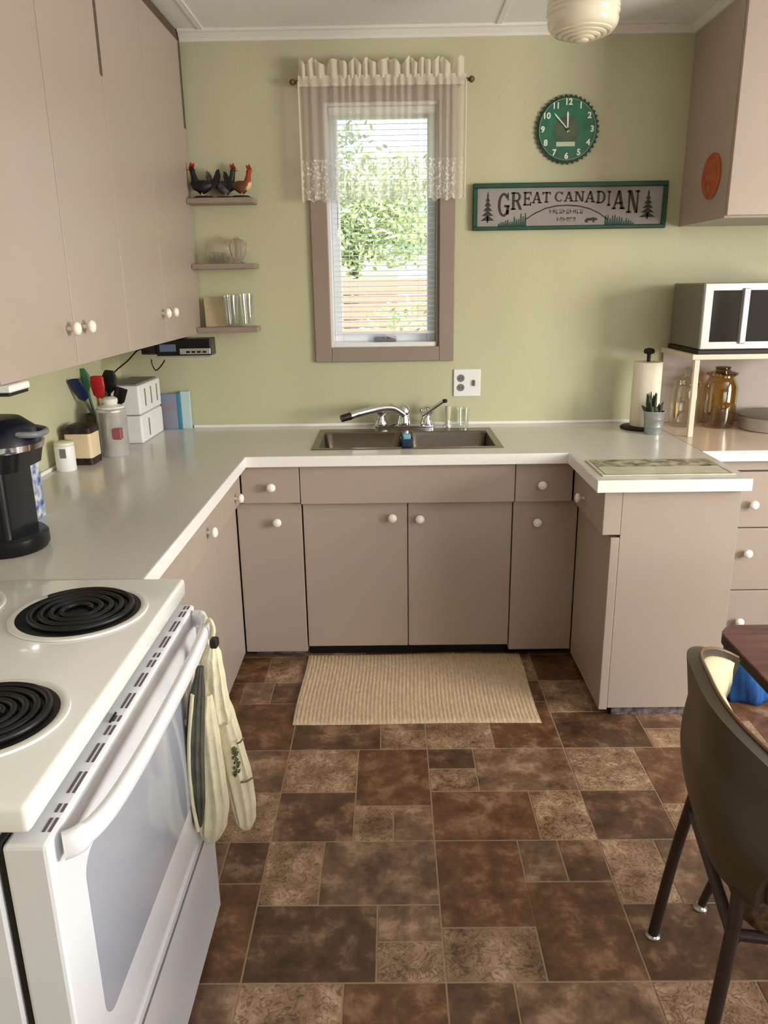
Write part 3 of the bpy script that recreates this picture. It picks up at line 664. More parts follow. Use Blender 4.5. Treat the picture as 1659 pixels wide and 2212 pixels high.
for (xc_, zt, zb_, wd) in ((247, 845, 1058, 100), (1392, 830, 1038, 118)):
    P_ = []
    for k in range(6):
        w0 = wd*(k+1)/6/2; z1 = zt+(zb_-zt)*k/6.3-2; z0 = zt+(zb_-zt)*(k+1)/6.3
        P_.append([(sx_(xc_-w0), sz_(z0, xc_)), (sx_(xc_+w0), sz_(z0, xc_)), (sx_(xc_+w0*.12), sz_(z1, xc_)), (sx_(xc_-w0*.12), sz_(z1, xc_))])
    P_.append([(sx_(xc_-6), sz_(zb_+4, xc_)), (sx_(xc_+6), sz_(zb_+4, xc_)), (sx_(xc_+6), sz_(zb_-40, xc_)), (sx_(xc_-6), sz_(zb_-40, xc_))])
    v, f = flat(P_, yl); put('spruce_tree', v, f, M_sgt, sg)
arc = [(520, 1040), (580, 1000), (660, 962), (740, 944), (820, 940), (900, 946), (980, 966), (1050, 1000), (1110, 1044)]
P_ = []
for (xa, za), (xb, zb_) in zip(arc[:-1], arc[1:]): P_.append([(sx_(xa), sz_(za+5, xa)), (sx_(xb), sz_(zb_+5, xb)), (sx_(xb), sz_(zb_-5, xb)), (sx_(xa), sz_(za-5, xa))])
v, f = flat(P_, yl); put('arch_line', v, f, M_sgl, sg)
random.seed(3)
for (xa, xb) in ((320, 525), (1085, 1300)):
    P_ = []; n = 13
    for k in range(n):
        x0 = xa+(xb-xa)*k/n; x1 = x0+(xb-xa)/n*1.2; q = (k+.5)/n; hgt = (30+55*(q if xa < 600 else 1-q*.8))*(.7+.6*random.random())
        P_.append([(sx_(x0), sz_(1094, x0)), (sx_(x1), sz_(1094, x1)), (sx_((x0+x1)/2+4), sz_(1094-hgt, x0)), (sx_((x0+x1)/2-3), sz_(1094-hgt, x0))])
    v, f = flat(P_, yl); put('hill', v, f, M_sgh, sg)
# a line of small worn lettering (unreadable) and a standing bear
for (xa, xb, za, zb_, n) in ((690, 935, 966, 1000, 10), (745, 885, 1026, 1056, 6)):
    P_ = []; st = (xb-xa)/n
    for k in range(n):
        x0 = xa+k*st
        P_ += [[(sx_(x0), sz_(zb_, x0)), (sx_(x0+st*.24), sz_(zb_, x0)), (sx_(x0+st*.24), sz_(za, x0)), (sx_(x0), sz_(za, x0))]]
        zz = random.choice((za, (za+zb_)/2-5, zb_-9)); P_ += [[(sx_(x0), sz_(zz+9, x0)), (sx_(x0+st*.74), sz_(zz+9, x0)), (sx_(x0+st*.74), sz_(zz, x0)), (sx_(x0), sz_(zz, x0))]]
        if k % 2: P_ += [[(sx_(x0+st*.5), sz_(zb_, x0)), (sx_(x0+st*.74), sz_(zb_, x0)), (sx_(x0+st*.74), sz_(za, x0)), (sx_(x0+st*.5), sz_(za, x0))]]
    v, f = flat(P_, yl); put('small_lettering', v, f, M_sgs, sg)
bear = [(945, 1062), (948, 1042), (962, 1032), (985, 1030), (1010, 1026), (1030, 1032), (1040, 1044), (1028, 1050), (1018, 1048), (1014, 1064), (1004, 1064), (1000, 1050), (972, 1052), (968, 1064), (956, 1064)]
v, f = flat([[(sx_(a), sz_(b, a)) for a, b in bear]], yl); put('animal_silhouette', v, f, M_sgl, sg)

# ================================================================== CEILING LIGHT
lx, ly = .624, 2.8
cl = thing('ceiling_light', 'ribbed ivory glass ceiling light near the right wall cabinet', 'light', (lx, ly, 2.27))
lathe('base', [(.075, ZC-.003), (.078, ZC-.03), (.06, ZC-.05), (.055, ZC-.075)], (lx, ly, 0), M_trim, cl, 32)
M_opal = mat('opal_glass', (236, 228, 204), .18, coat=.5, var=.02, vscale=5)
prof = [(.056, 2.49), (.07, 2.478)]
z = 2.47
for k in range(8):
    r_ = .094+.017*min(1, k/3); prof += [(r_, z), (r_+.0035, z-.006), (r_+.0035, z-.010), (r_, z-.0145)]; z -= .0145
prof += [(.110, z-.004), (.112, z-.016), (.108, z-.03), (.100, z-.04)]
z -= .042
for k in range(5):
    r_ = .094-.018*k; prof += [(r_, z), (r_, z-.004), (r_-.008, z-.0085), (r_-.014, z-.0075)]; z -= .006
prof += [(0, z-.002)]
lathe('globe', prof, (lx, ly, 0), M_opal, cl, 56)

# ================================================================== RUG
rx0, rx1, ry0, ry1 = -.374, .54, 2.495, 3.05
nx, ny = 300, 40; vs, fs = [], []
for j in range(ny+1):
    for i in range(nx+1):
        x = rx0+(rx1-rx0)*i/nx; y = ry0+(ry1-ry0)*j/ny
        z = .009+.0016*math.cos(2*math.pi*i*60/nx)*(.6+.4*math.cos(j*2.2+(i//5 % 2)*math.pi))
        if i in (0, nx) or j in (0, ny): z = .0012
        vs.append(Vector((x+.004*math.sin(y*9), y+.003*math.sin(x*7), z)))
for j in range(ny):
    for i in range(nx): a = j*(nx+1)+i; fs.append([a, a+1, a+nx+2, a+nx+1])
tag(put('kitchen_rug', vs, fs, M_rug, None, True), 'tan woven rug on the floor in front of the sink', 'rug')

# ================================================================== STOVE
SXF = -.452; sy0, sy1 = .83, 1.622
st = thing('electric_stove', 'white electric coil stove with oven mitts on the door handle', 'stove', (-.85, 1.21, 0))
box('body', -1.18, -.522, sy0, sy1, .03, .868, M_enam2, st, .004)
v, f = geo_boxes([(-1.18, -.473, sy0+.006, sy1+.018, .872, .915)], .009, 3); put('cooktop', v, f, M_enam, st, True, 40)
box('backguard', -1.235, -1.18, sy0, sy1, .86, 1.10, M_enam2, st, .01, 2)
for k in range(4): lathe('control_knob', [(.02, 0), (.022, .012), (.016, .02), (0, .022)], (-1.18, .93+k*.18, 1.03), M_white, st, 18, rot=Matrix.Rotation(R(90), 3, 'Y'))
for (bx_, by_, br) in ((-.640, 1.448, .122), (-.628, 1.045, .108), (-.935, 1.47, .108), (-.935, 1.03, .122)):
    tr = lathe('burner_ring', [(br+.014, .0005), (br+.013, .004), (br+.004, .006), (br-.002, .003)], (bx_, by_, .915), M_enam, st, 48, closed=False)
    lathe('drip_pan', [(br+.002, .0035), (br-.012, .0012), (0, .001)], (bx_, by_, .915), M_pan, tr, 40)
    pts = []; turns = 4.4; n = 190
    for k in range(n):
        q = k/(n-1); a = 2*math.pi*turns*q; r_ = .022+(br-.034)*q; pts.append((bx_+r_*math.cos(a), by_+r_*math.sin(a), .9225))
    tube('coil', pts, .0062, M_coil, tr, 8)
    for a in (90, 210, 330): box('coil_support', bx_-.003, bx_+.003, by_-.003, by_+.003, .9162, .9168, M_coil, tr, 0) if 0 else None
# door
dx0, dx1, dz0, dz1 = -.512, SXF, .338, .858
box('door_gap_shade', -.520, -.512, sy0+.004, sy1-.004, .34, .862, M_blackm, st, .001)  # black sheet stands in for the shade in the gap behind the door
do = box('oven_door', dx0, dx1, sy0+.002, sy1-.002, dz0, dz1, M_enam2, st, .006, 2)
wz0, wz1, wy0, wy1 = .452, .757, .925, 1.50
vs = [Vector((0, p.x, p.y)) for p in [Vector((q.x, q.y)) for q in rrect(wy0, wy1, wz0, wz1, 0, .035)]]
n = len(vs); vv = [Vector((dx1+.0015, p.y, p.z)) for p in vs]+[Vector((dx1-.004, p.y, p.z)) for p in vs]
put('door_glass', vv, [list(range(n)), list(range(n, 2*n))[::-1]]+[[i, (i+1) % n, n+(i+1) % n, n+i] for i in range(n)], M_oven, do)
# vent slots along the top of the door (two rows in groups)
yy = sy0+.03; grp = 0
while yy < sy1-.05:
    for ln in ((.05,) if grp % 3 else (.028, .018)):
        for rx in (-.4685, -.4605): box('vent_slot', rx-.0022, rx+.0022, yy, yy+ln, dz1-.0006, dz1+.0007, M_slot, do, 0)
        yy += ln+.012
    yy += .012; grp += 1
box('latch_hole', -.4735, -.470, 1.125, 1.155, dz1, dz1+.004, M_blackm, do, .001)
hp = [(-.445, sy0+.03, .835), (-.425, sy0+.045, .838), (-.407, sy0+.10, .840), (-.398, sy0+.22, .842), (-.396, 1.215, .842), (-.398, sy1-.22, .842), (-.407, sy1-.10, .840), (-.425, sy1-.045, .838), (-.445, sy1-.03, .835)]
pth = smooth_path(hp, 6); sec = []
for i, p in enumerate(pth):
    tg = (pth[min(i+1, len(pth)-1)]-pth[max(i-1, 0)]).normalized(); nrm = tg.cross(Z).normalized()
    hgt = .017 if 6 < i < len(pth)-7 else .021
    sec.append(ring(p, nrm, Z, .0105, hgt, 14, .75))
v, f = loft(sec); put('door_handle', v, f, M_enam2, do, True, 50)
dwv, dwf = geo_boxes([(-.512, SXF, sy0+.002, sy1-.002, .022, .330)], .008, 2); dw = put('drawer', dwv, dwf, M_enam2, st)
box('drawer_groove', SXF-.001, SXF+.002, sy0+.01, sy1-.01, .300, .306, M_grey, dw, 0)
box('kick_plate', -.53, -.5, sy0+.02, sy1-.02, 0.0, .022, M_blackm, st, 0)

# oven mitts on the far end of the handle
M_mitt = mat('mitt_cream', (220, 211, 180), .95, var=.07, vscale=30, bump=.5, bscale=90)
M_mittd = mat('mitt_dark_lining', (84, 84, 72), .95, var=.3, vscale=20)
def mitt(name, pix, yp, thick, mtl, lab, parent=None, cat='oven mitt', grp=None, fold=.16):
    sec = []
    for (u, v_, hw, dy) in pix:
        c = at(u, v_, 'y', yp+dy); w_ = (at(u+hw, v_, 'y', yp+dy)-at(u-hw, v_, 'y', yp+dy)).length/2
        sec.append((c, w_, thick))
    S_ = []
    n = len(sec)
    for i in range(n-1):
        for k in range(4):
            t_ = k/4; t2 = t_*t_*(3-2*t_)
            c = sec[i][0].lerp(sec[i+1][0], t_); w_ = sec[i][1]*(1-t2)+sec[i+1][1]*t2
            e_ = min(1, .35+4*min((i+t_)/(n-1), 1-(i+t_)/(n-1)))
            pts = [c+Vector((q_.x-c.x, q_.y-c.y, 0))*(1+fold*(1-.75*(i+t_)/(n-1))*e_*math.cos(9*2*math.pi*j_/54+.7*math.sin(i*.9+t_))+.03*math.sin(3*2*math.pi*j_/54+i)) for j_, q_ in enumerate(ring(c, X, Y, w_, thick*e_, 54, .85))]
            for j, p in enumerate(pts):  # soft vertical folds
                p.y += .003*math.sin(j*1.1+i*.3)*e_
            S_.append(pts)
    S_.append(ring(sec[-1][0], X, Y, sec[-1][1]*.6, thick*.25, 54, .85))
    v, f = loft(S_); o = put(name, v, f, mtl, parent, True, 60)
    return tag(o, lab, cat, grp) if lab else o
ym = 1.50
t1 = thing('double_oven_mitt', 'cream double oven mitt with green printed emblem hanging from the stove handle', 'oven mitt', at(480, 1800, 'y', ym))
mitt('quilted_pad', [(458, 1392, 10, .012), (458, 1420, 19, .012), (458, 1470, 27, .012), (460, 1520, 33, .012), (464, 1550, 36, .012), (466, 1565, 30, .012)], ym, .022, M_mitt, None, t1)
mitt('glove', [(444, 1500, 14, -.01), (446, 1540, 19, -.01), (451, 1600, 23, -.01), (458, 1680, 27, -.01), (463, 1740, 31, -.01), (461, 1785, 28, -.01), (455, 1818, 15, -.01)], ym, .027, M_mitt, None, t1)
g2 = mitt('glove', [(478, 1500, 13, .03), (486, 1545, 19, .03), (499, 1605, 24, .03), (514, 1670, 27, .03), (526, 1730, 25, .03), (532, 1768, 20, .03), (533, 1790, 10, .03)], ym, .025, M_mitt, None, t1)
tube('hanging_loop', smooth_path([at(455, 1395, 'y', ym), at(462, 1360, 'y', ym), at(452, 1338, 'y', ym+.005), at(444, 1362, 'y', ym+.02), at(450, 1395, 'y', ym+.01)], 5), .004, M_mitt, t1, 8)
M_em = mat('emblem_green', (92, 98, 62), .9)
random.seed(21)
for k in range(16):
    u, v_ = 509+random.uniform(-5, 5)+(k-8)*.35, 1620+k*3.7
    c = at(u, v_, 'y', ym+.0); v, f = extrude_poly(disc_y((c.x, c.z), .0022+.0022*random.random(), 8), c.y+.0, c.y+.012); put('printed_emblem', v, f, M_em, g2)
for (ua, va, ub, vb) in ((512, 1606, 526, 1594), (520, 1690, 546, 1680)):
    tube('seam', [at(ua, va, 'y', ym+.002), at((ua+ub)/2, (va+vb)/2+3, 'y', ym+.0), at(ub, vb, 'y', ym+.012)], .0022, mat('seam_brown', (120, 100, 72), .9), g2, 6)
box('clip', *(lambda c: (c.x-.008, c.x+.008, c.y-.012, c.y+.012, c.z-.01, c.z+.01))(at(463, 1388, 'y', ym-.012)), M_blackm, t1, .003)
t3 = thing('oven_mitt', 'pale mitt with dark lining hanging beside the oven door glass', 'oven mitt', at(425, 1790, 'y', ym-.04))
mitt('glove', [(432, 1440, 8, -.04), (424, 1520, 17, -.04), (420, 1620, 19, -.04), (424, 1720, 18, -.04), (430, 1785, 10, -.04)], ym, .016, M_mittd, None, t3)
tube('trim_edge', smooth_path([at(416, 1500, 'y', ym-.055), at(408, 1620, 'y', ym-.055), at(414, 1720, 'y', ym-.055), at(428, 1795, 'y', ym-.055)], 6), .0045, M_mitt, t3, 8)

# ================================================================== TABLE, CHAIR, BLUE BAG
M_wood = mat('table_wood', (112, 76, 68), .3, var=.3, vscale=22, stretch=(.12, 1.6, 1), rgb2=(78, 48, 42), detail=6)
tb = thing('dining_table', 'dark woodgrain dining table with rounded corner behind the vinyl chair', 'table', (1.4, 1.1, 0))
tx0, tx1, ty0, ty1, tz = .782, 2.0, .45, 1.735, .74
v, f = loft([rrect(tx0+.004, tx1, ty0, ty1-.004, tz-.03, .06), rrect(tx0, tx1, ty0, ty1, tz-.026, .06), rrect(tx0, tx1, ty0, ty1, tz-.003, .06)], False)
f.append(list(range(28))); put('table_edge', v, f, mat('table_edge_dark', (40, 26, 24), .4), tb)
v, f = loft([rrect(tx0, tx1, ty0, ty1, tz-.003, .06), rrect(tx0+.002, tx1-.002, ty0+.002, ty1-.002, tz, .058)]); put('table_top', v, f, M_wood, tb)
for (fx, fy_, txx, tyy) in ((.778, 1.618, .95, 1.56), (.776, .55, .93, .62), (1.95, 1.618, 1.8, 1.56), (1.95, .55, 1.8, .62)):
    lg = tube('leg', [(fx, fy_, .006), (txx, tyy, tz-.03)], [.010, .016], M_tube, tb, 12)
    lathe('foot_glide', [(.016, 0), (.017, .004), (.011, .01), (.010, .016)], (fx, fy_, .0005), M_glide, lg, 14)

ch = thing('dinette_chair', 'brown vinyl dinette chair with cream inner back and metal legs', 'chair', (.85, 1.3, 0))
yc_ = 1.305
def shell(off, s_max, t0, t1, ns=28, nt_=14, shrink=0):
    """back surface: s across (far +, near -), t upward"""
    G = []
    for j in range(nt_+1):
        t_ = t0+(t1-t0)*j/nt_; row = []
        for i in range(ns+1):
            s_ = -s_max+2*s_max*i/ns
            hw = (.195+.055*min(1, t_*2.2)-.012*max(0, t_-.75)*4)-shrink
            crown = .05*(1-s_*s_)*t_-.03*abs(s_)**6*t_
            x = .668-.05*t_-.02*math.sin(min(1, t_*1.4)*3.14)+.12*abs(s_)**3*(.35+.65*t_)
            # outward normal is -x mostly
            nx_, ny_ = -1, .55*s_*abs(s_)
            y = yc_+hw*s_
            z = .475+.315*t_+crown+.03*(1-t_)*s_*s_
            row.append(Vector((x-off*nx_*-1*-1, y, z)) if 0 else Vector((x+off, y-off*.75*s_*abs(s_), z)))
        G.append(row)
    return G
def slab(name, G0, G1, mtl, parent):
    ns = len(G0[0]); nt_ = len(G0); vs = [p for r_ in G0 for p in r_]+[p for r_ in G1 for p in r_]; o_ = ns*nt_; fs = []
    for j in range(nt_-1):
        for i in range(ns-1):
            a = j*ns+i; fs += [[a, a+1, a+ns+1, a+ns], [o_+a, o_+a+ns, o_+a+ns+1, o_+a+1]]
    edge = [i for i in range(ns)]+[j*ns+ns-1 for j in range(1, nt_)]+[(nt_-1)*ns+i for i in range(ns-2, -1, -1)]+[j*ns for j in range(nt_-2, 0, -1)]
    for k in range(len(edge)): a, b = edge[k], edge[(k+1) % len(edge)]; fs.append([a, b, o_+b, o_+a])
    return put(name, vs, fs, mtl, parent, True, 60), [G0[0][0]]
sb, _ = slab('backrest_shell', shell(-.018, 1, 0, 1), shell(.012, 1, 0, 1), M_olive, ch)
# inner pad, puffed
Gp0 = shell(.012, .93, .04, .95); Gp1 = shell(.030, .93, .04, .95)
ns_, nt2 = len(Gp1[0]), len(Gp1)
for j in range(nt2):
    for i in range(ns_):
        q = min(i, ns_-1-i)/4; w_ = min(j, nt2-1-j)/3; Gp1[j][i].x += .02*min(1, q)*min(1, w_)-.012*(min(q, w_) < .1)
slab('backrest_pad', Gp0, Gp1, M_cream, ch)
G0, G1 = shell(-.018, 1, 0, 1), shell(.012, 1, 0, 1)
def rim_of(G): return G[0][::-1]+[r_[0] for r_ in G[1:]]+G[-1][1:]+[r_[-1] for r_ in G[::-1][1:-1]]
mid = [(a+b)/2+Vector((.012, 0, 0)) for a, b in zip(rim_of(G0), rim_of(G1))]
tube('piping', mid, .0036, M_piping, sb, 6, True)
# seat
M_seatv = mat('vinyl_brown_speckle', (112, 88, 62), .5, var=.5, vscale=90, rgb2=(62, 44, 30))
sec = [rrect(.70, 1.07, yc_-.18, yc_+.18, .418, .06), rrect(.69, 1.08, yc_-.19, yc_+.19, .425, .07), rrect(.69, 1.08, yc_-.19, yc_+.19, .447, .07), rrect(.71, 1.055, yc_-.165, yc_+.165, .46, .06)]
v, f = loft(sec); put('seat', v, f, M_seatv, ch, True, 50)
for sgn in (1, -1):
    yk = lambda d: yc_+sgn*d
    lg = tube('leg', smooth_path([(.629, yk(.227), .006), (.652, yk(.205), .25), (.672, yk(.18), .43), (.678, yk(.165), .505)], 5), .0128, M_tube, ch, 12)
    lathe('foot_glide', [(.017, 0), (.018, .004), (.012, .01), (.011, .016)], (.629, yk(.227), .0005), M_glide, lg, 14)
    lg = tube('leg', smooth_path([(1.05, yk(.225), .006), (1.03, yk(.2), .22), (1.0, yk(.175), .42)], 5), .0125, M_tube, ch, 12)
    lathe('foot_glide', [(.017, 0), (.018, .004), (.012, .01), (.011, .016)], (1.05, yk(.225), .0005), M_glide, lg, 14)
    tube('seat_rail', [(.672, yk(.178), .415), (1.0, yk(.178), .415)], .011, M_tube, ch, 10)
tube('cross_rail', [(.676, yc_-.18, .405), (.676, yc_+.18, .405)], .012, M_tube, ch, 10)

# the chair stands turned a little towards the camera: turn its parts about the far rear foot
RT = Matrix.Rotation(R(-9.5), 3, 'Z'); piv = Vector((.629, yc_+.227, 0))
def turn(o, parent_loc):
    wl = WL[o.name]
    if o.type == 'MESH':
        for q in o.data.vertices:
            q.co = RT @ (q.co+wl-piv)+piv-wl
    for k_ in o.children: turn(k_, wl)
for k_ in ch.children: turn(k_, WL[ch.name])

# blue bag standing behind the table
bgp = thing('shopping_bag', 'crumpled blue bag standing on the floor behind the dining table', 'bag', (1.37, 2.69, 0))
M_bag = mat('bag_blue', (38, 92, 158), .4, var=.35, vscale=14, stretch=(3, 3, .4), bump=.6, bscale=30)
sec = []
for k in range(9):
    q = k/8; rr = .11+.02*math.sin(q*3); 
    sec.append([Vector((1.37+rr*(1.0+.12*math.sin(5*a+q*3))*math.cos(a), 2.69+rr*.75*(1+.14*math.sin(7*a+q*4))*math.sin(a), .001+.2*q+.02*q*math.sin(4*a))) for a in [2*math.pi*i/40 for i in range(40)]])
v, f = loft(sec, False); f.append(list(range(40))[::-1]); put('sack', v, f, M_bag, bgp, True)
tube('bag_handle', smooth_path([(1.29, 2.67, .19), (1.28, 2.63, .22), (1.34, 2.60, .21), (1.42, 2.62, .22), (1.45, 2.67, .19)], 5), .008, M_bag, bgp, 8)

# ================================================================== RIGHT COUNTER ITEMS
# paper towel holder
p = at(1390, 924, 'z', CZ); px, py = p.x-.005, p.y-.01
pt = thing('paper_towel_holder', 'white paper towel roll on a dark stand by the wall', 'paper towels', (px, py, CZ))
lathe('stand_base', [(.088, 0), (.09, .006), (.082, .012), (.02, .014)], (px-.012, py, CZ+.0003), M_blackm, pt, 36)
lathe('roll', [(.018, 0), (.06, 0), (.0612, .003), (.0612, .277), (.06, .28), (.018, .28)], (px, py, CZ+.0145), mat('paper_white', (240, 232, 212), .9, bump=.2, bscale=120), pt, 40)
lathe('stand_rod', [(.008, .0), (.008, .31), (.008, .314), (.021, .318), (.024, .327), (.018, .338), (0, .342)], (px, py, CZ+.013), M_blackm, pt, 18)
# potted succulent
p = at(1412, 938, 'z', CZ); qx, qy = p.x, p.y+.01
pp = thing('potted_succulent', 'small green succulent in a galvanised metal pot', 'plant', (qx, qy, CZ))
M_galv = mat('galvanised', (176, 182, 182), .38, metal=.75, var=.12, vscale=22)
lathe('pot', [(.036, 0), (.037, .003), (.0385, .03), (.040, .032), (.0405, .036), (.041, .062), (.0425, .064), (.0435, .068), (.045, .094), (.047, .097), (.045, .1), (.042, .098), (.041, .088), (0, .086)], (qx, qy, CZ+.0003), M_galv, pp, 32)
M_leaf = mat('succulent_green', (54, 66, 40), .55, var=.3, vscale=30)
random.seed(11)
for k in range(26):
    a = random.random()*6.28; lean = random.random(); r_ = .034*math.sqrt(random.random()); hgt = .03+.02*random.random()
    base = Vector((qx+r_*math.cos(a), qy+r_*math.sin(a), CZ+.088)); tip = base+Vector((math.cos(a)*.03*lean, math.sin(a)*.03*lean, hgt+(.058 if k < 7 else .0)))
    if k < 7: base = Vector((qx-.016+.01*math.cos(a), qy+.01*math.sin(a), CZ+.088)); tip = base+Vector((.012*math.cos(a), .012*math.sin(a), .075+.02*random.random()))
    mid_ = base.lerp(tip, .45)
    tube('leaf', [base, mid_, tip], [.005, .0085, .0015], M_leaf, pp, 7)
# picture mat / cutting board
mb = thing('cutting_board', 'thin printed glass cutting board with dark leafy border on the peninsula', 'cutting board', (.95, 2.68, CZ))
M_board = mat('board_print', (200, 198, 174), .25, var=.1, vscale=9); M_print = mat('board_dark_print', (196, 192, 164), .25, var=.4, vscale=20, rgb2=(44, 54, 42), detail=6)
box('board', .716, 1.168, 2.555, 2.80, CZ+.0004, CZ+.0054, M_board, mb, .0015)
box('printed_band', .73, 1.155, 2.675, 2.79, CZ+.0054, CZ+.0058, M_print, mb, 0)
boxes('border_line', [(.726, 1.158, 2.563, 2.567, CZ+.0054, CZ+.0057), (.726, .730, 2.567, 2.79, CZ+.0054, CZ+.0057), (1.154, 1.158, 2.567, 2.79, CZ+.0054, CZ+.0057)], mat('board_line', (110, 108, 84), .3), mb)

# microwave stand + microwave
sd = thing('microwave_stand', 'cream open wooden stand under the microwave', 'stand', (1.55, 3.4, CZ))
M_stand = mat('stand_cream', (224, 208, 186), .45); M_standb = mat('stand_back_grey', (178, 166, 160), .5)
ux0, ux1, uy0, uy1, uz = 1.236, 1.82, 3.215, 3.60, 1.254
box('top_board', ux0, ux1, uy0, uy1, uz-.022, uz, M_stand, sd, .002)
box('back_panel', ux0+.01, ux1-.01, uy1-.012, uy1, CZ+.001, uz-.022, M_standb, sd, .001)
for xx in (ux0+.012, ux1-.034): box('post', xx, xx+.022, uy0+.004, uy0+.022, CZ+.0004, uz-.022, M_stand, sd, .002)
mw = thing('microwave', 'silver countertop microwave with dark door on the cream stand', 'microwave', (1.55, 3.4, uz))
M_silver = mat('microwave_silver', (188, 186, 184), .35, metal=.55); M_mwside = mat('microwave_side', (128, 124, 116), .45, metal=.4)
mx0, mx1, my0, my1, mz0, mz1 = 1.256, 1.775, 3.205, 3.56, uz+.02, 1.533
box('tray', mx0-.005, mx1, my0+.005, my1, uz+.0004, uz+.019, M_blackm, mw, .003)
box('body', mx0, mx1, my0+.02, my1, mz0, mz1, M_mwside, mw, .006, 2)
fr = box('door', mx0, mx1, my0, my0+.02, mz0, mz1, M_silver, mw, .004, 2)
M_dg = mat('microwave_glass', (44, 44, 42), .06, coat=.6)
box('window_glass', mx0+.035, 1.405, my0-.002, my0+.003, mz0+.03, mz1-.028, M_dg, fr, .001)
box('window_glass', 1.437, 1.60, my0-.002, my0+.003, mz0+.03, mz1-.028, M_dg, fr, .001)
hb = box('door_handle', 1.408, 1.434, my0-.012, my0+.001, mz0+.022, mz1-.02, M_silver, fr, .005, 2)
box('control_panel', 1.62, mx1-.02, my0-.002, my0+.003, mz0+.03, mz1-.028, M_grey, fr, .001)
# jars inside the stand
def jar(name, c, r, hgt, m_glass, m_lid, lab, amber=False):
    o = thing(name, lab, 'jar', c)
    if amber:
        prof = [(r*.86, 0), (r*.9, .004), (r*.93, .03), (r, .07), (r, hgt*.68), (r*.8, hgt*.8), (r*.74, hgt*.84), (r*.92, hgt*.86), (r*.92, hgt*.88)]
        lid = [(r*.96, hgt*.885), (r*.96, hgt*.9), (r*.5, hgt*.93), (r*.42, hgt*.96), (r*.5, hgt*.985), (r*.4, hgt), (0, hgt)]
    else:
        prof = [(r*.95, 0), (r, .004), (r, hgt*.62), (r*.92, hgt*.68), (r*.85, hgt*.7)]
        lid = [(r*.9, hgt*.705), (r*.9, hgt*.74), (r*.6, hgt*.8), (r*.2, hgt*.84), (r*.25, hgt*.9), (r*.36, hgt*.95), (r*.2, hgt), (0, hgt)]
    b = lathe('jar_body', prof, (c[0], c[1], c[2]+.0005), m_glass, o, 28)
    lathe('jar_lid', lid, (c[0], c[1], c[2]+.0005), m_lid, o, 28)
    return o
M_jar = thin_glass('jar_clear', (.9, .9, .88), .08, facing=.4)
M_amber = thin_glass('amber_glass', (.62, .44, .10), .05, facing=.4); M_amberd = thin_glass('amber_glass_dark', (.34, .22, .04), .08, facing=.4)
p = at(1478, 921, 'z', CZ); jar('glass_jar', (p.x+.004, p.y+.025, CZ), .066, .265, M_jar, M_jar, 'clear glass lidded jar at the open end of the microwave stand')
p = at(1546, 921, 'z', CZ); jar('amber_jar', (p.x+.004, p.y-.005, CZ), .070, .268, M_amber, M_amberd, 'amber glass jar with lid under the microwave stand', True)
# shallow silver tin
p = at(1640, 932, 'z', CZ)
tn = thing('silver_tin', 'round shallow silver cake tin beside the amber jar', 'tin', (p.x+.09, p.y+.06, CZ))
lathe('pan', [(.14, 0), (.145, .004), (.15, .05), (.154, .054), (.154, .058)], (p.x+.09, p.y+.06, CZ+.0005), M_silver, tn, 40)
lathe('lid', [(.155, .0585), (.156, .066), (.14, .072), (0, .074)], (p.x+.09, p.y+.06, CZ+.0005), M_mwside, tn, 40)

# ================================================================== LEFT COUNTER ITEMS
# coffee maker
kx, ky = -1.02, 1.885
kf = thing('coffee_maker', 'black single cup coffee maker with silver band on the left counter', 'coffee maker', (kx, ky, CZ))
def dshape(x0, x1, y0, y1, z, n=14):  # square back, round front (+x)
    ry_ = (y1-y0)/2; cy_ = (y0+y1)/2; cxx = x1-ry_*.9
    return [Vector((x0, y1, z)), Vector((x0, cy_, z)), Vector((x0, y0, z))]+[Vector((cxx+ry_*.9*math.cos(R(-90+180*k/n)), cy_+ry_*math.sin(R(-90+180*k/n)), z)) for k in range(n+1)]
v, f = loft([dshape(-1.16, -.896, ky-.098, ky+.088, CZ+.0004), dshape(-1.16, -.890, ky-.102, ky+.092, CZ+.01), dshape(-1.16, -.890, ky-.102, ky+.092, CZ+.038), dshape(-1.16, -.898, ky-.096, ky+.086, CZ+.046)]); put('base', v, f, M_black, kf, True, 40)
v, f = loft([rrect(-1.16, -.938, ky-.092, ky+.08, CZ+.046, .02), rrect(-1.16, -.938, ky-.092, ky+.08, CZ+.215, .02)]); put('column', v, f, M_black, kf, True, 40)
v, f = loft([rrect(-1.16, -.905, ky-.095, ky+.085, CZ+.215, .03), rrect(-1.16, -.895, ky-.097, ky+.088, CZ+.262, .03)]); put('brew_head', v, f, M_black, kf, True, 40)
v, f = loft([dshape(-1.165, -.872, ky-.1, ky+.094, CZ+.262), dshape(-1.165, -.869, ky-.101, ky+.095, CZ+.277)]); put('silver_band', v, f, M_chrome, kf, True, 40)
v, f = loft([dshape(-1.16, -.876, ky-.096, ky+.09, CZ+.277), dshape(-1.16, -.885, ky-.09, ky+.085, CZ+.31), dshape(-1.15, -.92, ky-.07, ky+.07, CZ+.335)]); lid = put('lid', v, f, mat('lid_black_blue', (18, 18, 34), .28), kf, True, 40)
tube('lid_handle', smooth_path([(-.93, ky-.06, CZ+.305), (-.875, ky-.04, CZ+.300), (-.862, ky, CZ+.298), (-.875, ky+.04, CZ+.300), (-.93, ky+.06, CZ+.305)], 5), .008, M_grey, lid, 8)
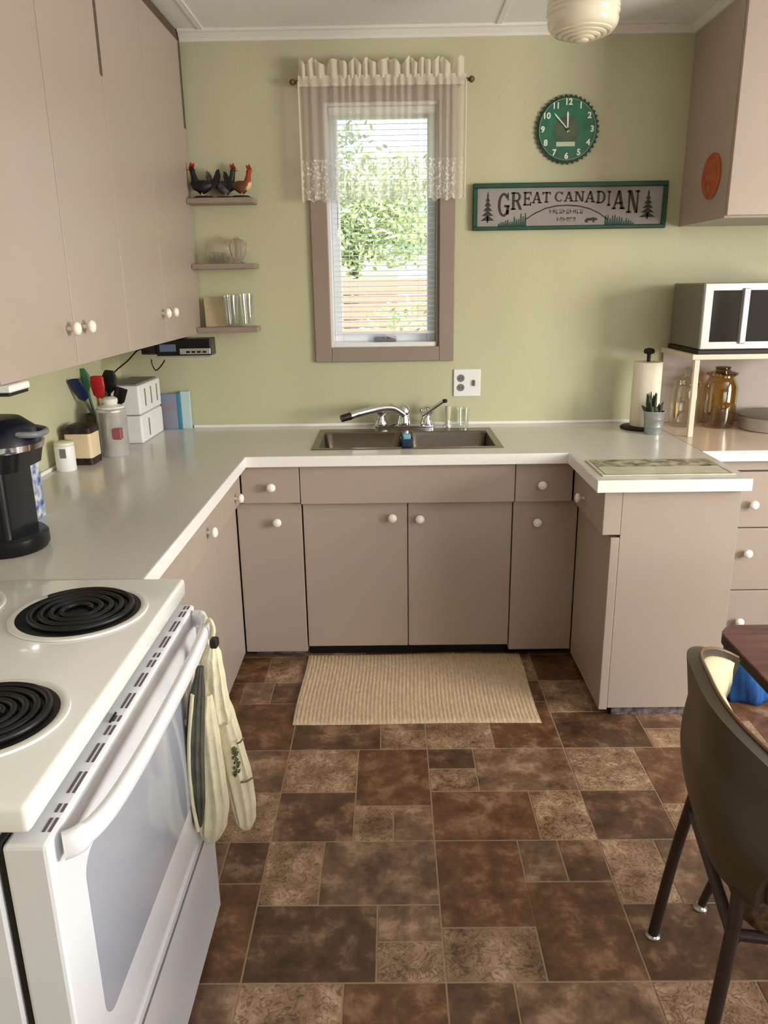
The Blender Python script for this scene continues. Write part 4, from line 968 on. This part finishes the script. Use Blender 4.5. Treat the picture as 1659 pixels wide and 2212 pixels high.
# blue patterned tin behind
M_bpat = mat('blue_pattern', (206, 208, 206), .45, var=.6, vscale=42, rgb2=(44, 80, 156), detail=2)
bt = thing('patterned_tin', 'blue and white patterned tall tin behind the coffee maker', 'tin', (-1.07, 2.14, CZ))
v, f = loft([rrect(-1.13, -1.022, 2.08, 2.19, CZ+.0004, .012), rrect(-1.13, -1.022, 2.08, 2.19, CZ+.235, .012)]); put('body', v, f, M_bpat, bt, True, 40)
v, f = loft([rrect(-1.134, -1.018, 2.076, 2.194, CZ+.2355, .014), rrect(-1.134, -1.018, 2.076, 2.194, CZ+.26, .014), rrect(-1.12, -1.03, 2.09, 2.18, CZ+.268, .01)]); put('lid', v, f, mat('navy_lid', (34, 40, 92), .35), bt, True, 40)
# salt canister, cream tin, silver canister
p = at(138, 1020, 'z', CZ)
sc = thing('salt_shaker', 'small white shaker with a dark mark in front of the cream tin', 'shaker', (p.x, p.y+.03, CZ))
sx0, sy0_ = p.x, p.y+.03
lathe('body', [(.033, 0), (.035, .003), (.035, .088), (.033, .092), (.03, .094)], (sx0, sy0_, CZ+.0004), M_white, sc, 28)
lathe('cap', [(.0345, .0945), (.034, .104), (.028, .108), (0, .109)], (sx0, sy0_, CZ+.0004), mat('shaker_cap', (228, 226, 206), .4), sc, 28)
c_ = Vector((sx0+.006, sy0_-.0352, CZ+.07)); v, f = extrude_poly([(c_.x-.011, c_.z-.018), (c_.x+.011, c_.z-.018), (c_.x+.011, c_.z+.016), (c_.x-.011, c_.z+.016)], c_.y, c_.y+.003); put('dark_mark', v, f, M_grey, sc)
p = at(172, 1005, 'z', CZ); ax, ay = p.x+.002, p.y+.05
ctn = thing('cream_tin', 'cream square tin with black scalloped edges on the left counter', 'tin', (ax, ay, CZ))
M_tinc = mat('tin_cream', (226, 206, 170), .5, var=.05, vscale=12); M_tink = mat('tin_black_pattern', (60, 40, 36), .5, var=.8, vscale=60, rgb2=(16, 12, 12), detail=1)
w_ = .051
v, f = loft([rrect(ax-w_, ax+w_, ay-w_, ay+w_, CZ+.0004, .012), rrect(ax-w_, ax+w_, ay-w_, ay+w_, CZ+.026, .012)]); put('base_band', v, f, M_tink, ctn, True, 40)
v, f = loft([rrect(ax-w_+.001, ax+w_-.001, ay-w_+.001, ay+w_-.001, CZ+.026, .012), rrect(ax-w_+.001, ax+w_-.001, ay-w_+.001, ay+w_-.001, CZ+.118, .012)]); put('body', v, f, M_tinc, ctn, True, 40)
v, f = loft([rrect(ax-w_-.002, ax+w_+.002, ay-w_-.002, ay+w_+.002, CZ+.1185, .014), rrect(ax-w_-.002, ax+w_+.002, ay-w_-.002, ay+w_+.002, CZ+.14, .014), rrect(ax-w_+.02, ax+w_-.02, ay-w_+.02, ay+w_-.02, CZ+.15, .01)]); put('lid', v, f, M_tink, ctn, True, 40)
p = at(240, 988, 'z', CZ); cx_, cy_ = p.x, p.y+.055
cn = thing('silver_canister', 'tall silver canister with white knob on the left counter', 'canister', (cx_, cy_, CZ))
M_alu = mat('aluminium', (214, 214, 214), .3, metal=.6, var=.08, vscale=12)
lathe('body', [(.056, 0), (.058, .003), (.058, .172), (.059, .174), (.059, .18), (.054, .186)], (cx_, cy_, CZ+.0004), M_alu, cn, 36)
lathe('lid', [(.054, .1865), (.05, .194), (.03, .2), (.026, .204), (.03, .21), (.03, .222), (.02, .23), (0, .231)], (cx_, cy_, CZ+.0004), mat('canister_lid', (232, 230, 224), .35), cn, 28)
box('red_label', cx_+.012, cx_+.05, cy_-.0575, cy_-.030, CZ+.07, CZ+.115, mat('label_red', (150, 84, 90), .6), cn, .004)
# crock + utensils
ux, uy = cx_-.078, cy_+.094
ck2 = thing('utensil_crock', 'dark grey utensil crock behind the cream tin', 'crock', (ux, uy, CZ))
lathe('crock_body', [(.05, 0), (.054, .004), (.056, .14), (.058, .15), (.052, .15), (.05, .012), (0, .012)], (ux, uy, CZ+.0004), mat('crock_grey', (86, 84, 74), .5), ck2, 28)
def utensil(name, base, tip, mh, head, mhd, lab, grp='utensils in the crock'):
    base, tip = Vector(base), Vector(tip); o = thing(name, lab, 'utensil', base, grp)
    tube('handle', [base, base.lerp(tip, .75)], .006, mh, o, 8)
    d = (tip-base).normalized(); s_ = X-(d*X.dot(d)); s_.normalize(); n_ = d.cross(s_)
    L_ = (tip-base).length
    S2 = []
    for q, hw in head: S2.append(ring(base+d*(L_*(.68+.32*q)), s_, n_, hw, .006, 12, .8))
    v, f = loft(S2); put('head', v, f, mhd, o, True, 50)
uz0 = CZ+.03
yU = uy-.02
def tipat(u, v_, y): return at(u, v_, 'y', y)
flatH = [(0, .006), (.12, .022), (.5, .028), (.95, .027), (1, .02)]
utensil('spatula', (ux+.012, uy-.01, uz0), tipat(208, 812, uy-.03), mat('wood_handle', (206, 168, 130), .6), flatH, mat('spatula_red', (188, 32, 40), .4), 'red silicone spatula standing in the utensil crock')
utensil('spatula', (ux+.004, uy+.038, uz0), tipat(158, 820, uy-.135), M_grey, flatH, mat('spatula_navy', (24, 36, 78), .35), 'navy blue spatula leaning left in the utensil crock')
utensil('spoon', (ux-.012, uy+.015, uz0), tipat(176, 796, uy+.02), mat('spoon_green', (60, 112, 74), .4), [(0, .005), (.3, .02), (.7, .024), (1, .01)], MATS['spoon_green'], 'green spoon standing behind the red spatula in the crock')
utensil('ladle', (ux+.02, uy+.012, uz0), tipat(236, 800, uy+.01), M_blackm, [(0, .005), (.25, .026), (.7, .032), (1, .018)], M_blackm, 'black ladle leaning toward the white organizer in the crock')
utensil('slotted_turner', (ux+.026, uy-.004, uz0), tipat(262, 838, uy-.01), M_black, [(0, .005), (.3, .024), (1, .026)], M_black, 'black slotted turner leaning lowest out of the crock')
# white two tier organiser
wb = thing('storage_organizer', 'white plastic two tier slotted organizer against the left wall', 'organizer', (-1.12, 3.39, CZ))
wx0, wx1, wy0_, wy1_ = -1.19, -1.055, 3.235, 3.545
hz = .245
lo_ = box('lower_tier', wx0, wx1, wy0_, wy1_, CZ+.0005, CZ+.118, M_white, wb, .008, 2)
up_ = box('upper_tier', wx0+.003, wx1, wy0_+.003, wy1_, CZ+.121, CZ+hz, M_white, wb, .008, 2)
for tier, z0, ss in ((lo_, CZ+.02, (.10,)), (up_, CZ+.15, (.08, .165, .25))):
    for q in ss: box('slot', wx1-.003, wx1+.0012, wy0_+q-.007, wy0_+q+.007, z0, z0+.075, M_grey, tier, .0005)
box('top_lip', wx0+.01, wx1-.012, wy0_+.012, wy1_-.01, CZ+hz, CZ+hz+.006, M_grey, up_, .001)
# blue picture book on the back wall
bk = thing('picture_book', 'blue covered picture book standing against the back wall', 'book', (-.99, 3.58, CZ))
M_bkc = mat('book_blue_cover', (120, 150, 180), .4, var=.3, vscale=14, rgb2=(150, 124, 130)); M_bkt = mat('book_teal', (58, 128, 160), .4); M_bkp = mat('book_pale', (186, 210, 212), .5)
bp0, bp1 = at(355, 925, 'y', 3.585).x, at(388, 925, 'y', 3.585).x; bp2 = at(415, 925, 'y', 3.585).x
box('cover', bp0, bp1, 3.574, 3.596, CZ+.0005, CZ+.165, M_bkc, bk, .001); box('spine', bp1, bp1+.018, 3.573, 3.597, CZ+.0005, CZ+.168, M_bkt, bk, .002); box('back_cover', bp1+.018, bp2, 3.578, 3.6, CZ+.0005, CZ+.175, M_bkp, bk, .001)
# radio under the cabinet
rdy = 3.27
rx0_, rx1_ = at(338, 768, 'y', rdy).x, at(456, 768, 'y', rdy).x
rz0 = at(400, 772, 'y', rdy).z; rz1 = ZU-.004
rd = thing('under_cabinet_radio', 'black and silver radio mounted under the left wall cabinet', 'radio', ((rx0_+rx1_)/2, rdy+.1, rz0))
box('body', rx0_, rx1_, rdy+.004, rdy+.10, rz0+.004, rz1, M_black, rd, .005, 2)
fz = rz0+.004
box('silver_lip', rx0_, rx1_, rdy-.006, rdy+.05, rz0, rz0+.0075, M_silver, rd, .002)
box('display', rx0_+.015, rx0_+(rx1_-rx0_)*.36, rdy, rdy+.006, fz+.02, fz+.05, mat('display_blue', (92, 112, 142), .2), rd, .001)
bp_ = box('button_panel', rx0_+(rx1_-rx0_)*.43, rx1_-.002, rdy-.002, rdy+.006, fz+.008, fz+.032, M_silver, rd, .002)
for k in range(4): box('button', rx0_+(rx1_-rx0_)*(.55+.1*k), rx0_+(rx1_-rx0_)*(.62+.1*k), rdy-.004, rdy, fz+.014, fz+.022, M_blackm, bp_, .001)
cdr = tube('power_cord', smooth_path([(rx0_+.005, rdy+.02, rz0+.02), at(318, 762, 'y', rdy), at(300, 755, 'y', rdy+.02), at(275, 780, 'y', rdy+.05), at(246, 806, 'y', rdy+.08), at(244, 830, 'y', rdy+.12)], 6), .0035, M_blackm, rd, 6)
tube('power_cord', smooth_path([at(327, 776, 'y', rdy+.01), at(329, 788, 'y', rdy+.01), at(337, 800, 'y', rdy+.01), at(348, 790, 'y', rdy+.01), at(356, 778, 'y', rdy+.01)], 6), .003, M_blackm, rd, 6)
box('plug_block', at(303, 760, 'y', rdy).x, rx0_, rdy+.01, rdy+.08, rz0+.012, rz1-.006, mat('dark_brown_plastic', (34, 22, 24), .4), rd, .004)

# ================================================================== SHELF ORNAMENTS
def bird(name, c, s_, mb_, mh, mt_, mchest, lab, face=1):
    """little hen/rooster: body loft, neck+head, tail, comb, beak, legs on a base"""
    o = thing(name, lab, 'figurine', c, 'rooster figurines on the top shelf'); cx, cy, cz = c
    sec = []
    for q, hw, zz in ((-1, .1, .62), (-.7, .5, .58), (-.2, .85, .52), (.3, .9, .5), (.7, .65, .58), (.95, .25, .68)):
        sec.append(ring((cx+face*q*.030*s_, cy, cz+zz*.06*s_), Y, Z, hw*.018*s_, hw*.021*s_, 14))
    v, f = loft(sec); b = put('body', v, f, mb_, o, True)
    v, f = loft([ring((cx+face*.014*s_, cy, cz+.032*s_), X, Y, .016*s_, .014*s_, 12), ring((cx+face*.022*s_, cy, cz+.05*s_), X, Y, .010*s_, .009*s_, 12), ring((cx+face*.026*s_, cy, cz+.066*s_), X, Y, .0075*s_, .007*s_, 12), ring((cx+face*.028*s_, cy, cz+.076*s_), X, Y, .0085*s_, .0075*s_, 12), ring((cx+face*.028*s_, cy, cz+.084*s_), X, Y, .003*s_, .003*s_, 12)])
    n_ = put('neck', v, f, mh, o, True)
    v, f = extrude_poly([(cx+face*a*s_, cz+b_*s_) for a, b_ in ((.02, .083), (.021, .094), (.026, .089), (.030, .096), (.034, .087), (.038, .08), (.03, .08))], cy-.002*s_, cy+.002*s_); put('comb', v, f, mat('comb_red', (150, 30, 20), .5), n_)
    v, f = loft([ring((cx+face*.035*s_, cy, cz+.077*s_), Y, Z, .003*s_, .003*s_, 8), ring((cx+face*.044*s_, cy, cz+.075*s_), Y, Z, .0006, .0006, 8)]); put('beak', v, f, mat('beak_ochre', (196, 140, 60), .5), n_)
    v, f = extrude_poly([(cx+face*a*s_, cz+b_*s_) for a, b_ in ((-.018, .03), (-.03, .05), (-.040, .072), (-.047, .076), (-.05, .06), (-.046, .045), (-.034, .026))], cy-.006*s_, cy+.006*s_); put('tail', v, f, mt_, o)
    v, f = loft([ring((cx+face*.012*s_, cy-.002*s_, cz+.03*s_), Y, Z, .012*s_, .014*s_, 12), ring((cx+face*.028*s_, cy, cz+.036*s_), Y, Z, .010*s_, .012*s_, 12), ring((cx+face*.034*s_, cy, cz+.04*s_), Y, Z, .003*s_, .004*s_, 12)]); put('breast', v, f, mchest, o, True)
    for sy_ in (-1, 1): tube('leg', [(cx+face*.004*s_, cy+sy_*.006*s_, cz+.002), (cx+face*.004*s_, cy+sy_*.006*s_, cz+.018*s_)], .0025*s_, mat('beak_ochre', (196, 140, 60), .5), o, 6)
    lathe('base', [(.024*s_, 0), (.025*s_, .003), (.02*s_, .006*s_), (0, .007*s_)], (cx, cy, cz+.0003), mat('figurine_base', (44, 36, 26), .7), o, 18, sx=1.2)
zt = 1.909
mbk = mat('feather_black', (20, 19, 24), .5, var=.3, vscale=40); mgr = mat('feather_grey', (112, 114, 112), .6, var=.45, vscale=50, rgb2=(52, 54, 56)); mbr = mat('feather_brown', (92, 62, 36), .6, var=.35, vscale=40); mrd = mat('feather_rust', (150, 58, 26), .6); mcr = mat('feather_cream', (222, 192, 146), .6); mdg = mat('feather_dark_green', (46, 50, 32), .5)
bird('rooster_figurine', (-.788, YB-.068, zt), 1.52, mbk, mbk, mbk, mbk, 'black rooster figurine on the top corner shelf', -1)
bird('rooster_figurine', (-.705, YB-.036, zt), 1.5, mgr, mdg, mgr, mgr, 'speckled grey hen figurine between the black and rust roosters', 1)
bird('rooster_figurine', (-.628, YB-.072, zt), 1.4, mbr, mrd, mbk, mcr, 'rust headed rooster figurine with cream breast on the top shelf', 1)
# glass dish (fluted bowl) and clear bottle lying behind on middle shelf
gd = thing('glass_dish', 'clear cut glass candy dish on the middle corner shelf', 'dish', (-.665, YB-.055, 1.643))
prof = [(.026, 0), (.03, .004), (.02, .012), (.03, .022), (.046, .045), (.05, .065), (.046, .082), (.03, .098), (.012, .104), (.01, .112), (0, .114)]
vs, fs = geo_lathe(prof, 40)
vs = [Vector((q.x*(1+.06*math.cos(10*math.atan2(q.y, q.x))), q.y*(1+.06*math.cos(10*math.atan2(q.y, q.x))), q.z))+Vector((-.665, YB-.058, 1.6434)) for q in vs]
M_cut = mat('cut_glass', (236, 232, 220), .05, trans=.85, ior=1.3)
put('dish_body', vs, fs, M_cut, gd, True, 30)
o = lathe('glass_bowl', [(.02, 0), (.026, .003), (.042, .03), (.047, .05), (.044, .05), (.02, .008), (0, .008)], (-.755, YB-.055, 1.6434), M_clear, None, 28); tag(o, 'small plain clear glass bowl beside the candy dish', 'bowl')
for k, (gx, gy, hh, rr, lab) in enumerate(((-.706, YB-.055, .135, .034, 'tall clear glass tumbler on the lowest corner shelf'), (-.634, YB-.06, .14, .033, 'fluted clear glass tumbler nearest the lowest shelf end'))):
    tumbler('glass_tumbler', (gx, gy, 1.3754), rr, hh, lab, 'tumblers on the lowest shelf')
o = thing('greeting_card', 'beige card leaning behind the tumblers on the lowest shelf', 'card', (-.77, YB-.05, 1.375))
v, f = loft([[Vector((x_, y_, z_)) for x_, y_ in ((a, YB-.052-b), (b2, YB-.03-b), (b2, YB-.027-b), (a, YB-.049-b))] for a, b2, b, z_ in ((-.825, -.722, .0, 1.3755), (-.832, -.732, -.02, 1.5))]); put('card_front', v, f, mat('card_beige', (176, 158, 128), .8, var=.08, vscale=14), o)

# ================================================================== OUTDOORS
M_grass = mat('lawn', (120, 150, 70), .9, var=.3, vscale=3)
tag(box('lawn', -14, 14, YB+.4, 30, -.75, -.6, M_grass, None, 0), 'green lawn outside the kitchen window', 'lawn', kind='stuff')
M_sid = mat('siding_salmon', (206, 138, 116), .7); M_whs = mat('siding_white', (226, 230, 240), .6); M_roofg = mat('roof_grey', (128, 128, 140), .8)
# salmon board fence
p0 = at(740, 600, 'y', 8.5); p1 = at(1000, 668, 'y', 8.5)
fe = thing('garden_fence', 'salmon painted horizontal board fence seen through the blind', 'fence', (.3, 8.5, -.6))
zf0, zf1 = -.6, p0.z-.01; nb = 26; hb_ = (zf1-zf0)/nb
zlow = p1.z
for k in range(nb): box('board', p0.x-.05, 2.4, 8.5, 8.53, zf0+k*hb_+.004, zf0+(k+1)*hb_-.004, M_sid, fe, .004)
for xx in (p0.x, .9, 2.3): box('post', xx, xx+.09, 8.53, 8.62, -.6, zf1+.03, M_sid, fe, .005)
# white house beyond
hs = thing('neighbour_house', 'white sided neighbour house beyond the fence', 'house', (2.5, 16, -.6))
hx0 = at(862, 560, 'y', 15).x; hz1 = at(862, 505, 'y', 15).z
box('wall', hx0, 6, 15, 19, -.6, hz1, M_whs, hs, 0)
for k in range(7): box('siding_board', hx0-.01, 6, 14.97, 15.0, -.6+k*(hz1+.6)/7+.01, -.6+(k+1)*(hz1+.6)/7-.01, M_whs, hs, .004)
vs = [Vector((x_, y_, z_)) for x_ in (hx0-.3, 6.3) for y_, z_ in ((14.7, hz1-.05), (17, hz1+1.1), (19.3, hz1-.05))]
put('roof', vs, [[0, 1, 2], [3, 5, 4], [0, 3, 4, 1], [1, 4, 5, 2], [0, 2, 5, 3]], M_roofg, hs)
f_ = box('window', hx0+.45, hx0+1.2, 14.93, 14.97, .7, 1.6, M_white, hs, .004); box('pane', hx0+.52, hx0+1.13, 14.92, 14.935, .77, 1.53, M_dg, f_, 0)
# trees and bushes: crown of leaf quads + trunk
def foliage(name, c, rad, n, leaf, mtl, lab, cat, trunk=None, seed=1):
    random.seed(seed); o = thing(name, lab, cat, (c[0], c[1], -.6)); vs, fs = [], []
    blobs = [(Vector((c[0]+rad[0]*.55*random.uniform(-1, 1), c[1]+rad[1]*.55*random.uniform(-1, 1), c[2]+rad[2]*.6*random.uniform(-1, 1))), random.uniform(.35, .6)) for _ in range(9)]
    for k in range(n):
        b, s_ = random.choice(blobs); d = Vector((random.gauss(0, 1), random.gauss(0, 1), random.gauss(0, 1))).normalized()*random.random()**.4
        p = b+Vector((d.x*rad[0]*s_, d.y*rad[1]*s_, d.z*rad[2]*s_)); a = Vector((random.gauss(0, 1), random.gauss(0, 1), random.gauss(0, 1))).normalized(); b2 = a.orthogonal().normalized()
        i = len(vs); vs += [p-a*leaf, p+b2*leaf*.45, p+a*leaf, p-b2*leaf*.45]; fs.append([i, i+1, i+2, i+3])
    put('foliage', vs, fs, mtl, o)
    tr = trunk or .08
    tube('trunk', [(c[0], c[1], -.5995), (c[0], c[1], -.4), (c[0]+.1, c[1], c[2]-.2), (c[0]+.05, c[1], c[2]+rad[2]*.4)], [tr, tr, tr*.8, tr*.3], mat('bark', (92, 78, 64), .9), o, 8)
M_lf1 = mat('leaf_bright', (160, 172, 116), .6, var=.25, vscale=4); M_lf2 = mat('leaf_green', (128, 148, 112), .6, var=.3, vscale=4)
foliage('garden_tree', (-.6, 11.5, 2.3), (1.7, 1.2, 1.5), 5200, .06, M_lf1, 'bright green leafy tree beyond the fence', 'tree', .1, 4)
foliage('garden_tree', (-1.4, 14, 4.0), (2.0, 1.2, 2.3), 4200, .08, M_lf2, 'tall darker tree behind the bright green tree', 'tree', .14, 9)
foliage('garden_tree', (2.2, 12.5, 2.9), (1.0, 1.0, 1.1), 3000, .06, M_lf1, 'slim light green tree in front of the white house', 'tree', .07, 12)
foliage('garden_shrub', (.42, 6.6, .74), (.8, .4, .62), 4200, .035, M_lf1, 'bushy green shrub growing before the salmon fence', 'shrub', .03, 5)
